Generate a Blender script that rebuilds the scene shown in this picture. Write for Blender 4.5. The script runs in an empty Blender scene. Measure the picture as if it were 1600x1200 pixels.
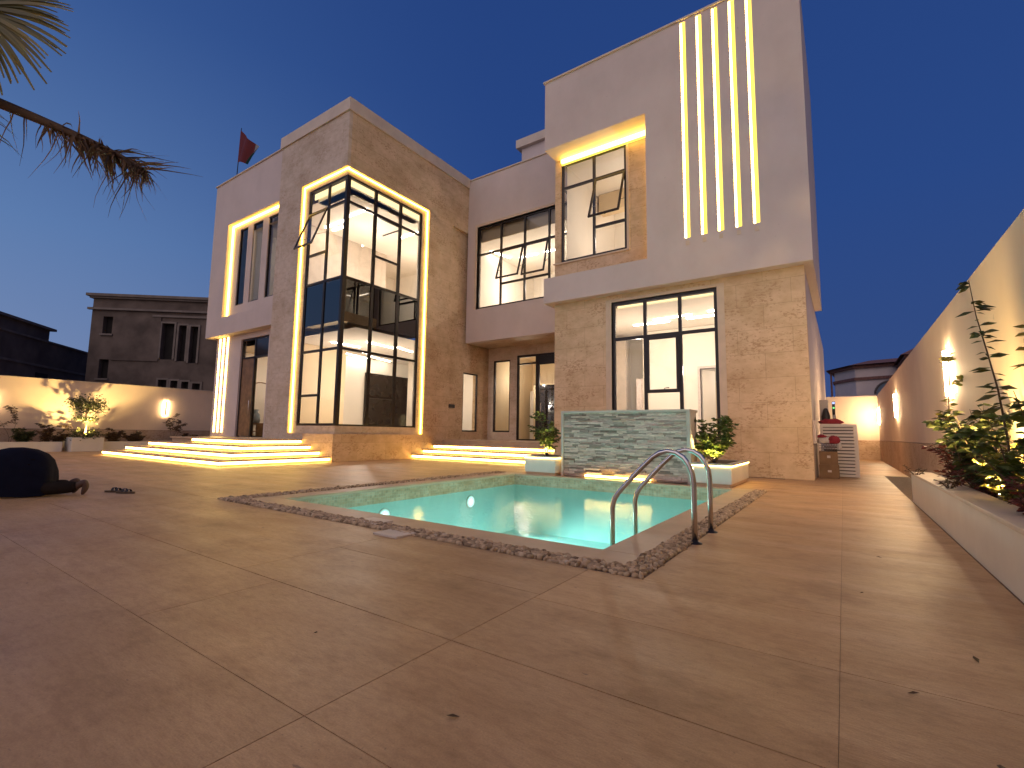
import bpy, bmesh, math, random
from mathutils import Vector, Matrix, noise as mnoise
R = math.radians
C = bpy.context.scene.collection
sc = bpy.context.scene

# ------------------------------------------------------------------ camera
YAW, PITCH, ROLL = -0.6050, 0.1030, 0.0140
fwd = Vector((math.sin(YAW)*math.cos(PITCH), math.cos(YAW)*math.cos(PITCH), math.sin(PITCH)))
rgt = Vector((math.cos(YAW), -math.sin(YAW), 0)); upv = rgt.cross(fwd)
r2 = math.cos(ROLL)*rgt + math.sin(ROLL)*upv
u2 = -math.sin(ROLL)*rgt + math.cos(ROLL)*upv
cd = bpy.data.cameras.new('camera'); cam = bpy.data.objects.new('camera', cd); C.objects.link(cam)
cam.matrix_world = Matrix(((r2.x, u2.x, -fwd.x, 0), (r2.y, u2.y, -fwd.y, 0), (r2.z, u2.z, -fwd.z, 1.0), (0, 0, 0, 1)))
cd.sensor_width = 36; cd.sensor_fit = 'HORIZONTAL'; cd.lens = 36*746.8/1600
cd.clip_start = 0.05; cd.clip_end = 3000
sc.camera = cam
# ------------------------------------------------------------------ sky, afterglow, exposure
SUN_EL, SUN_AZ = 17.0, 168.0     # the afterglow comes from behind the camera, a little to its left
w = bpy.data.worlds.new('World'); sc.world = w; w.use_nodes = True
nt = w.node_tree; nt.nodes.clear()
def wn(t, **k):
    x = nt.nodes.new(t)
    for a_, b_ in k.items(): setattr(x, a_, b_)
    return x
# dusk sky: deep blue overhead, paler towards the horizon and towards the west (left of the picture)
tc = wn('ShaderNodeTexCoord'); sp = wn('ShaderNodeSeparateXYZ'); nt.links.new(tc.outputs['Generated'], sp.inputs[0])
def wramp(src, stops):
    r_ = wn('ShaderNodeValToRGB'); cr = r_.color_ramp
    while len(cr.elements) < len(stops): cr.elements.new(0.5)
    for e, (p, c) in zip(cr.elements, stops): e.position = p; e.color = (*c, 1)
    nt.links.new(src, r_.inputs[0]); return r_.outputs[0]
east = wramp(sp.outputs[2], [(0.0, (0.046, 0.080, 0.22)), (0.15, (0.031, 0.070, 0.225)), (0.4, (0.022, 0.064, 0.235)), (0.8, (0.017, 0.052, 0.205))])
west = wramp(sp.outputs[2], [(0.0, (0.23, 0.27, 0.42)), (0.12, (0.17, 0.25, 0.45)), (0.3, (0.115, 0.215, 0.44)), (0.6, (0.044, 0.108, 0.31)), (1.0, (0.017, 0.047, 0.19))])
dp = wn('ShaderNodeVectorMath', operation='DOT_PRODUCT'); nt.links.new(tc.outputs['Generated'], dp.inputs[0]); dp.inputs[1].default_value = (-0.90, -0.43, 0)
mr = wn('ShaderNodeMapRange'); mr.interpolation_type = 'SMOOTHSTEP'; nt.links.new(dp.outputs['Value'], mr.inputs[0]); mr.inputs[1].default_value = 0.10; mr.inputs[2].default_value = 0.98
mx = wn('ShaderNodeMix', data_type='RGBA'); nt.links.new(mr.outputs[0], mx.inputs[0]); nt.links.new(east, mx.inputs[6]); nt.links.new(west, mx.inputs[7])
bg = wn('ShaderNodeBackground'); out = wn('ShaderNodeOutputWorld')
nt.links.new(mx.outputs[2], bg.inputs[0]); nt.links.new(bg.outputs[0], out.inputs[0])
bg.inputs[1].default_value = 0.79
sd = bpy.data.lights.new('afterglow', 'SUN'); sd.energy = 1.22; sd.angle = R(100); sd.color = (1.0, 0.80, 0.68)
sun = bpy.data.objects.new('afterglow', sd); C.objects.link(sun)
az = R(SUN_AZ); el = R(SUN_EL)
sdir = Vector((math.sin(az)*math.cos(el), math.cos(az)*math.cos(el), math.sin(el)))
sun.rotation_euler = sdir.to_track_quat('Z', 'Y').to_euler(); sun.location = (0, -20, 20)
sc.view_settings.view_transform = 'Standard'; sc.view_settings.look = 'None'
sc.view_settings.exposure = 0.34; sc.view_settings.gamma = 1.0
sc.render.engine = 'CYCLES'
cy = sc.cycles
cy.use_denoising = True; cy.max_bounces = 10; cy.diffuse_bounces = 5; cy.glossy_bounces = 4
cy.transmission_bounces = 6; cy.transparent_max_bounces = 16
cy.caustics_reflective = False; cy.caustics_refractive = False; cy.sample_clamp_indirect = 3.0
cy.use_adaptive_sampling = True; cy.adaptive_threshold = 0.01

# ------------------------------------------------------------------ materials
class N:
    def __init__(s, name):
        s.m = bpy.data.materials.new(name); s.m.use_nodes = True
        s.t = s.m.node_tree; s.t.nodes.clear()
        s.o = s.t.nodes.new('ShaderNodeOutputMaterial')
    def n(s, typ, **k):
        x = s.t.nodes.new(typ)
        for a, b in k.items(): setattr(x, a, b)
        return x
    def l(s, a, b): s.t.links.new(a, b)
    def pos(s, sx=1, sy=1, sz=1):
        g = s.n('ShaderNodeNewGeometry'); m = s.n('ShaderNodeVectorMath', operation='MULTIPLY')
        m.inputs[1].default_value = (sx, sy, sz); s.l(g.outputs['Position'], m.inputs[0]); return m.outputs[0]
    def noise(s, vec, scale, detail=4, rough=0.55):
        x = s.n('ShaderNodeTexNoise'); x.inputs['Scale'].default_value = scale
        x.inputs['Detail'].default_value = detail; x.inputs['Roughness'].default_value = rough
        s.l(vec, x.inputs['Vector']); return x.outputs['Fac']
    def ramp(s, fac, stops):
        x = s.n('ShaderNodeValToRGB'); cr = x.color_ramp
        while len(cr.elements) < len(stops): cr.elements.new(0.5)
        for e, (p, c) in zip(cr.elements, stops):
            e.position = p; e.color = (*c, 1) if len(c) == 3 else c
        s.l(fac, x.inputs[0]); return x.outputs[0]
    def mix(s, a, b, fac, mode='MIX'):
        x = s.n('ShaderNodeMix', data_type='RGBA', blend_type=mode)
        for i, v in ((6, a), (7, b)):
            if isinstance(v, tuple): x.inputs[i].default_value = (*v, 1)
            else: s.l(v, x.inputs[i])
        if isinstance(fac, float): x.inputs[0].default_value = fac
        else: s.l(fac, x.inputs[0])
        return x.outputs[2]
    def math(s, op, a, b=None):
        x = s.n('ShaderNodeMath', operation=op)
        for i, v in ((0, a), (1, b)):
            if v is None: continue
            if isinstance(v, (int, float)): x.inputs[i].default_value = v
            else: s.l(v, x.inputs[i])
        return x.outputs[0]
    def bump(s, h, strength=0.3, dist=0.01):
        x = s.n('ShaderNodeBump'); x.inputs['Strength'].default_value = strength
        x.inputs['Distance'].default_value = dist; s.l(h, x.inputs['Height']); return x.outputs[0]
    def pr(s, col, rough=0.6, normal=None, metal=0.0, spec=0.5, **k):
        p = s.n('ShaderNodeBsdfPrincipled')
        if isinstance(col, tuple): p.inputs['Base Color'].default_value = (*col, 1)
        else: s.l(col, p.inputs['Base Color'])
        if isinstance(rough, float): p.inputs['Roughness'].default_value = rough
        else: s.l(rough, p.inputs['Roughness'])
        p.inputs['Metallic'].default_value = metal; p.inputs['Specular IOR Level'].default_value = spec
        if normal is not None: s.l(normal, p.inputs['Normal'])
        for a, b in k.items(): p.inputs[a].default_value = b
        s.l(p.outputs[0], s.o.inputs[0]); return s.m

def m_plain(name, col, rough=0.6, var=0.12, scale=6.0, metal=0.0, spec=0.4, bump=0.05, bs=60.0):
    n = N(name); p = n.pos()
    f = n.noise(p, scale)
    lo = tuple(c*(1-var) for c in col); hi = tuple(min(1, c*(1+var)) for c in col)
    c = n.ramp(f, [(0.3, lo), (0.7, hi)])
    b = n.bump(n.noise(p, bs), bump, 0.005)
    return n.pr(c, rough, b, metal, spec)

def m_emit(name, col, strength):
    n = N(name); e = n.n('ShaderNodeEmission'); e.inputs[0].default_value = (*col, 1)
    e.inputs[1].default_value = strength; n.l(e.outputs[0], n.o.inputs[0]); return n.m

def m_stone(name, base, course=0.62, width=1.25, joint=0.35, pits=1.0):
    n = N(name); g = n.n('ShaderNodeNewGeometry'); sep = n.n('ShaderNodeSeparateXYZ'); n.l(g.outputs['Position'], sep.inputs[0])
    u = n.math('ADD', sep.outputs[0], sep.outputs[1]); cb = n.n('ShaderNodeCombineXYZ')
    n.l(u, cb.inputs[0]); n.l(sep.outputs[2], cb.inputs[1])
    br = n.n('ShaderNodeTexBrick'); br.offset = 0.5
    br.inputs['Scale'].default_value = 1.0; br.inputs['Brick Width'].default_value = width; br.inputs['Row Height'].default_value = course
    br.inputs['Mortar Size'].default_value = 0.006; br.inputs['Mortar Smooth'].default_value = 0.3
    br.inputs['Color1'].default_value = (1, 1, 1, 1); br.inputs['Color2'].default_value = (0.9, 0.87, 0.84, 1); br.inputs['Mortar'].default_value = (0.5, 0.43, 0.36, 1)
    n.l(cb.outputs[0], br.inputs['Vector'])
    p = n.pos(1, 1, 1.6)
    big = n.noise(p, 0.9, 6, 0.6); mid = n.noise(p, 4.0, 6, 0.65)
    b = base
    c = n.ramp(big, [(0.28, (b[0]*0.80, b[1]*0.76, b[2]*0.70)), (0.5, b), (0.72, (b[0]*1.12, b[1]*1.14, b[2]*1.2))])
    c2 = n.ramp(mid, [(0.3, (0.86, 0.82, 0.77)), (0.6, (1, 1, 1))])
    c = n.mix(c, c2, 1.0, 'MULTIPLY')
    c = n.mix(c, br.outputs['Color'], joint*1.6 if joint*1.6 < 1 else 1.0, 'MULTIPLY')
    # rusty pits, stretched, sparse
    pv = n.pos(1, 1, 1.9)
    warp = n.noise(pv, 1.3, 2)
    pit = n.noise(pv, 10.0, 5, 0.7)
    s = n.math('MULTIPLY', pit, n.math('ADD', n.math('MULTIPLY', warp, 0.9), 0.58))
    pm = n.ramp(s, [(0.565, (0, 0, 0)), (0.66, (pits*0.6,)*3)])
    c = n.mix(c, (b[0]*0.50, b[1]*0.34, b[2]*0.24), pm)
    h = n.math('SUBTRACT', n.math('MULTIPLY', mid, 0.6), n.math('MULTIPLY', pm, 0.8))
    h = n.math('SUBTRACT', h, n.math('MULTIPLY', br.outputs['Fac'], 0.7))
    return n.pr(c, 0.62, n.bump(h, 0.35, 0.012), 0.0, 0.35)

M = {}
M['stone'] = m_stone('limestone_cladding', (0.68, 0.495, 0.305))
M['stone2'] = m_stone('pale_stone_cladding', (0.62, 0.50, 0.38), joint=0.25, pits=0.6)
def plaster(name, base, v=0.06):
    n = N(name); p = n.pos()
    f = n.noise(p, 0.7, 6, 0.6); f2 = n.noise(n.pos(1.5, 1.5, 0.7), 1.0, 5, 0.6)
    c = n.ramp(f, [(0.3, tuple(x*(1-v) for x in base)), (0.7, tuple(min(1, x*(1+v)) for x in base))])
    c = n.mix(c, n.ramp(f2, [(0.25, (0.88, 0.86, 0.84)), (0.55, (1, 1, 1))]), 0.45, 'MULTIPLY')
    sp = n.ramp(n.noise(p, 5.0, 4, 0.6), [(0.70, (0, 0, 0)), (0.74, (0.6, 0.6, 0.6))])
    c = n.mix(c, tuple(x*0.6 for x in base), sp)
    return n.pr(c, 0.75, n.bump(n.noise(p, 90, 3), 0.25, 0.004), 0, 0.25)
M['plaster'] = plaster('pinkish_plaster', (0.61, 0.51, 0.46))
M['boundary'] = plaster('boundary_plaster', (0.70, 0.55, 0.42))
M['dado'] = m_stone('dado_stone', (0.50, 0.36, 0.25), course=0.92, width=2.4)
M['trim'] = m_plain('trim_stone', (0.62, 0.48, 0.34), 0.55, 0.08, 3)
M['cap'] = m_plain('cap_stone', (0.62, 0.51, 0.40), 0.6, 0.10, 2)
M['frame'] = m_plain('dark_bronze_aluminium', (0.022, 0.016, 0.014), 0.35, 0.2, 10, 0.3, 0.5, 0.0)
M['interior'] = m_plain('interior_paint', (0.80, 0.74, 0.65), 0.8, 0.03, 1, bump=0.0)
M['interior_warm'] = m_plain('interior_warm_paint', (0.72, 0.58, 0.38), 0.7, 0.05, 1, bump=0.0)
M['ifloor'] = m_plain('interior_floor', (0.55, 0.46, 0.36), 0.25, 0.08, 2, bump=0.0)
M['wood'] = m_plain('brown_door', (0.20, 0.11, 0.055), 0.45, 0.3, 5, bump=0.1)
M['black'] = m_plain('black_panel', (0.02, 0.014, 0.012), 0.12, 0.2, 3, 0, 0.5, 0.0)
M['led'] = m_emit('warm_led', (1.0, 0.60, 0.09), 15.0)
M['led_step'] = m_emit('step_led', (1.0, 0.63, 0.16), 17.0)
M['led_core'] = m_emit('led_core', (1.0, 0.66, 0.18), 24.0)
M['led_glow'] = m_emit('led_glow', (1.0, 0.70, 0.10), 1.7)
M['lamp_white'] = m_emit('lamp_white', (1.0, 0.70, 0.38), 430.0)
M['lamp_slim'] = m_emit('lamp_slim', (1.0, 0.68, 0.34), 480.0)
M['ceiling_led'] = m_emit('ceiling_led', (1.0, 0.86, 0.70), 30.0)
M['cove'] = m_emit('cove_led', (1.0, 0.76, 0.36), 1.5)
M['spot'] = m_emit('spot_lens', (1.0, 0.74, 0.30), 60.0)

M['pool_lens'] = m_emit('pool_lens', (0.9, 1.0, 0.95), 4.0)
M['pool_lens_mid'] = m_emit('pool_lens_mid', (0.8, 1.0, 0.95), 2.2); M['pool_lens_rim'] = m_emit('pool_lens_rim', (0.7, 1.0, 0.93), 1.2)
def m_glass(name='window_glass', tint=(0.95, 0.96, 0.95), ior=1.6):
    n = N(name); tr = n.n('ShaderNodeBsdfTransparent'); tr.inputs[0].default_value = (*tint, 1)
    gl = n.n('ShaderNodeBsdfGlossy'); gl.inputs['Roughness'].default_value = 0.0
    b = n.bump(n.noise(n.pos(), 1.1, 1), 0.05, 0.02); n.l(b, gl.inputs['Normal'])
    fr = n.n('ShaderNodeFresnel'); fr.inputs[0].default_value = ior
    mx = n.n('ShaderNodeMixShader'); n.l(fr.outputs[0], mx.inputs[0]); n.l(tr.outputs[0], mx.inputs[1]); n.l(gl.outputs[0], mx.inputs[2])
    n.l(mx.outputs[0], n.o.inputs[0]); return n.m
M['glass'] = m_glass()
M['glass_dark'] = m_glass('tinted_glass', (0.02, 0.02, 0.022), 2.2)

def m_patio():
    n = N('travertine_patio')
    st = n.noise(n.pos(0.7, 3.0, 1), 1.0, 8, 0.66)
    st2 = n.noise(n.pos(2.2, 13, 1), 1.0, 6, 0.68)
    big = n.noise(n.pos(), 0.45, 5, 0.6)
    c = n.ramp(st, [(0.3, (0.52, 0.325, 0.165)), (0.5, (0.57, 0.362, 0.187)), (0.68, (0.62, 0.40, 0.215))])
    c = n.mix(c, n.ramp(st2, [(0.32, (0.88, 0.85, 0.82)), (0.55, (1, 1, 1))]), 0.5, 'MULTIPLY')
    c = n.mix(c, n.ramp(big, [(0.3, (0.78, 0.74, 0.72)), (0.7, (1.08, 1.06, 1.04))]), 1.0, 'MULTIPLY')
    spk = n.noise(n.pos(1, 2.4, 1), 9.0, 3, 0.5)
    pm = n.ramp(spk, [(0.725, (0, 0, 0)), (0.76, (0.7, 0.7, 0.7))])
    c = n.mix(c, (0.20, 0.12, 0.08), pm)
    gi = n.n('ShaderNodeNewGeometry'); c = n.mix(c, n.ramp(gi.outputs['Random Per Island'], [(0, (0.90, 0.89, 0.88)), (1, (1.06, 1.05, 1.04))]), 1.0, 'MULTIPLY')
    sta = n.noise(n.pos(1, 1.3, 1), 1.7, 7, 0.7); c = n.mix(c, n.ramp(sta, [(0.36, (0.74, 0.70, 0.67)), (0.50, (1, 1, 1))]), 0.75, 'MULTIPLY')
    fine = n.noise(n.pos(14, 34, 1), 1.0, 4, 0.65); c = n.mix(c, n.ramp(fine, [(0.34, (0.84, 0.80, 0.76)), (0.52, (1, 1, 1)), (0.7, (1.08, 1.07, 1.05))]), 0.7, 'MULTIPLY')
    dots = n.noise(n.pos(), 55, 2, 0.5); c = n.mix(c, (0.16, 0.09, 0.05), n.ramp(dots, [(0.70, (0, 0, 0)), (0.75, (0.5, 0.5, 0.5))]))
    grain = n.ramp(n.noise(n.pos(), 130, 2, 0.6), [(0.3, (0.86, 0.86, 0.86)), (0.7, (1.1, 1.1, 1.1))])
    c = n.mix(c, grain, 0.8, 'MULTIPLY')
    h = n.math('ADD', n.math('MULTIPLY', st2, 0.7), n.math('MULTIPLY', n.noise(n.pos(1, 3, 1), 35, 4), 0.5))
    ro = n.ramp(st, [(0.3, (0.58,)*3), (0.7, (0.42,)*3)])
    return n.pr(c, ro, n.bump(h, 0.5, 0.006), 0, 0.3)
M['patio'] = m_patio()
M['joint'] = m_plain('joint_mortar', (0.19, 0.125, 0.08), 0.9, 0.3, 20)
M['sand'] = m_plain('sandy_ground', (0.28, 0.21, 0.15), 0.95, 0.2, 0.5, bump=0.3, bs=8)
M['coping'] = m_plain('coping_stone', (0.50, 0.35, 0.225), 0.5, 0.10, 3, bump=0.15)
def m_pebble():
    n = N('river_pebbles'); oi = n.n('ShaderNodeNewGeometry')
    v = oi.outputs['Random Per Island']
    c = n.ramp(v, [(0, (0.22, 0.14, 0.075)), (0.35, (0.44, 0.30, 0.17)), (0.7, (0.58, 0.40, 0.235)), (0.95, (0.66, 0.47, 0.28)), (1, (0.66, 0.52, 0.36))])
    c = n.mix(c, n.ramp(n.noise(n.pos(), 40), [(0.3, (0.8,)*3), (0.7, (1.1,)*3)]), 1.0, 'MULTIPLY')
    return n.pr(c, 0.55, None, 0, 0.4)
M['pebble'] = m_pebble()
def m_slate():
    n = N('split_slate'); g = n.n('ShaderNodeNewGeometry')
    c = n.ramp(g.outputs['Random Per Island'], [(0, (0.20, 0.14, 0.11)), (0.3, (0.45, 0.335, 0.28)), (0.6, (0.64, 0.485, 0.41)), (0.85, (0.78, 0.61, 0.51)), (1, (0.60, 0.42, 0.31))])
    f = n.noise(n.pos(3, 3, 14), 3, 6, 0.7)
    c = n.mix(c, n.ramp(f, [(0.3, (0.6,)*3), (0.7, (1.25,)*3)]), 1.0, 'MULTIPLY')
    return n.pr(c, 0.6, n.bump(f, 0.9, 0.02), 0, 0.4)
M['slate'] = m_slate()
def m_mosaic():
    n = N('pool_mosaic'); g = n.n('ShaderNodeNewGeometry'); sep = n.n('ShaderNodeSeparateXYZ'); n.l(g.outputs['Position'], sep.inputs[0])
    u = n.math('ADD', sep.outputs[0], sep.outputs[1]); cb = n.n('ShaderNodeCombineXYZ'); n.l(u, cb.inputs[0]); n.l(sep.outputs[2], cb.inputs[1])
    br = n.n('ShaderNodeTexBrick'); br.offset = 0.0; br.inputs['Scale'].default_value = 1; br.inputs['Brick Width'].default_value = 0.05; br.inputs['Row Height'].default_value = 0.05
    br.inputs['Mortar Size'].default_value = 0.003; br.inputs['Bias'].default_value = -0.2
    br.inputs['Color1'].default_value = (0.50, 0.36, 0.25, 1); br.inputs['Color2'].default_value = (0.30, 0.23, 0.16, 1); br.inputs['Mortar'].default_value = (0.42, 0.40, 0.30, 1)
    n.l(cb.outputs[0], br.inputs['Vector'])
    c = n.mix(br.outputs['Color'], n.ramp(n.noise(n.pos(1, 1, 3), 2.5, 5, 0.7), [(0.35, (0.8, 0.66, 0.5)), (0.6, (1.1, 1.1, 1.05))]), 1.0, 'MULTIPLY')
    return n.pr(c, 0.25, None, 0, 0.5)
M['mosaic'] = m_mosaic()
M['poolpaint'] = m_plain('pool_basin_tiles', (0.46, 0.80, 0.74), 0.5, 0.05, 1.0, bump=0)
def m_water():
    n = N('pool_water'); tr = n.n('ShaderNodeBsdfTransparent'); tr.inputs[0].default_value = (0.62, 0.96, 0.93, 1)
    gl = n.n('ShaderNodeBsdfGlossy'); gl.inputs['Roughness'].default_value = 0.02
    h = n.math('ADD', n.noise(n.pos(1.2, 1.2, 1), 10.0, 3, 0.5), n.math('MULTIPLY', n.noise(n.pos(), 14.0, 2), 0.35))
    b = n.bump(h, 0.5, 0.012); n.l(b, gl.inputs['Normal'])
    fr = n.n('ShaderNodeFresnel'); fr.inputs[0].default_value = 1.36
    mx = n.n('ShaderNodeMixShader'); n.l(fr.outputs[0], mx.inputs[0]); n.l(tr.outputs[0], mx.inputs[1]); n.l(gl.outputs[0], mx.inputs[2])
    n.l(mx.outputs[0], n.o.inputs[0]); return n.m
M['water'] = m_water()
M['steel'] = m_plain('brushed_steel', (0.62, 0.58, 0.54), 0.22, 0.05, 5, 1.0, 0.5, 0.0)
M['white_box'] = m_plain('white_marble_cladding', (0.66, 0.62, 0.55), 0.4, 0.06, 2.0)
M['box_cap'] = m_plain('planter_top_stone', (0.50, 0.43, 0.36), 0.6, 0.08, 3)
M['soil'] = m_plain('planting_soil', (0.07, 0.045, 0.03), 0.95, 0.4, 25, bump=0.8, bs=40)
M['louver'] = m_plain('white_louver', (0.66, 0.58, 0.52), 0.45, 0.05, 3)
M['dark'] = m_plain('dark_plastic', (0.03, 0.025, 0.025), 0.5, 0.2, 3)
M['concrete_dark'] = m_plain('weathered_concrete', (0.135, 0.100, 0.078), 0.95, 0.35, 0.8, bump=0.3, bs=5)
M['concrete_trim'] = m_plain('grey_concrete_trim', (0.20, 0.16, 0.13), 0.9, 0.2, 1.5)
M['void'] = m_plain('dark_opening', (0.022, 0.017, 0.014), 0.9, 0.2, 2)
M['house_pale'] = m_plain('pale_house_wall', (0.80, 0.64, 0.55), 0.9, 0.08, 1)
M['tile'] = m_plain('brown_roof_tiles', (0.24, 0.11, 0.08), 0.8, 0.35, 9, bump=0.8, bs=18)
def m_leaf(name, a, b, rough=0.45):
    n = N(name); g = n.n('ShaderNodeNewGeometry')
    c = n.ramp(g.outputs['Random Per Island'], [(0.0, a), (1.0, b)])
    p = n.n('ShaderNodeBsdfPrincipled'); n.l(c, p.inputs['Base Color']); p.inputs['Roughness'].default_value = rough; p.inputs['Specular IOR Level'].default_value = 0.35
    t = n.n('ShaderNodeBsdfTranslucent'); n.l(c, t.inputs[0]); mx = n.n('ShaderNodeMixShader'); mx.inputs[0].default_value = 0.3
    n.l(p.outputs[0], mx.inputs[1]); n.l(t.outputs[0], mx.inputs[2]); n.l(mx.outputs[0], n.o.inputs[0]); return n.m
M['leaf'] = m_leaf('green_leaves', (0.035, 0.065, 0.015), (0.13, 0.16, 0.03))
M['leaf_dark'] = m_leaf('dark_leaves', (0.03, 0.045, 0.015), (0.08, 0.085, 0.03))
M['leaf_red'] = m_leaf('red_leaves', (0.07, 0.02, 0.015), (0.26, 0.07, 0.05))
M['leaf_yellow'] = m_leaf('yellow_green_leaves', (0.09, 0.10, 0.02), (0.32, 0.26, 0.05))
M['leaf_brown'] = m_leaf('dry_brown_leaves', (0.055, 0.035, 0.02), (0.17, 0.10, 0.05))
M['palm_green'] = m_leaf('palm_leaves', (0.10, 0.09, 0.02), (0.24, 0.19, 0.06))
M['palm_dead'] = m_leaf('dead_palm_leaves', (0.07, 0.045, 0.03), (0.20, 0.11, 0.05), 0.8)
M['stem'] = m_plain('plant_stems', (0.10, 0.06, 0.035), 0.8, 0.3, 20)
M['trunk'] = m_plain('palm_trunk', (0.14, 0.10, 0.07), 0.9, 0.4, 12, bump=0.9, bs=20)
M['skin'] = m_plain('skin', (0.085, 0.042, 0.027), 0.6, 0.08, 20, bump=0.1, bs=120)
M['navy'] = m_plain('navy_cloth', (0.009, 0.010, 0.020), 0.95, 0.15, 6, spec=0.08, bump=0.3, bs=200)
M['trousers'] = m_plain('dark_brown_cloth', (0.022, 0.016, 0.013), 0.95, 0.2, 6, spec=0.08, bump=0.3, bs=200)
M['leather'] = m_plain('sandal_leather', (0.09, 0.055, 0.03), 0.6, 0.2, 15)
M['card'] = m_plain('brown_cardboard', (0.22, 0.13, 0.07), 0.85, 0.15, 5)
M['redcloth'] = m_plain('red_cloth', (0.30, 0.03, 0.04), 0.85, 0.15, 9)
M['whitecloth'] = m_plain('white_cloth', (0.60, 0.52, 0.48), 0.85, 0.1, 9)
M['flagred'] = m_plain('flag_red', (0.12, 0.010, 0.012), 0.8, 0.1, 6)
M['flagwhite'] = m_plain('flag_white', (0.25, 0.25, 0.25), 0.8, 0.05, 6)
M['flaggreen'] = m_plain('flag_green', (0.02, 0.12, 0.04), 0.8, 0.1, 6)
M['mirror'] = m_plain('mirror_glass', (0.85, 0.85, 0.85), 0.05, 0.0, 1, 1.0, 0.5, 0.0)
M['gold'] = m_plain('brass_rim', (0.55, 0.36, 0.14), 0.35, 0.05, 1, 1.0)
M['bluegrey'] = m_plain('blue_grey_ceramic', (0.22, 0.26, 0.30), 0.4, 0.1, 5)
M['green_led'] = m_emit('green_indicator', (0.25, 1.0, 0.3), 1.2)
M['blue_led'] = m_emit('blue_indicator', (0.35, 0.45, 1.0), 1.5)

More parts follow.
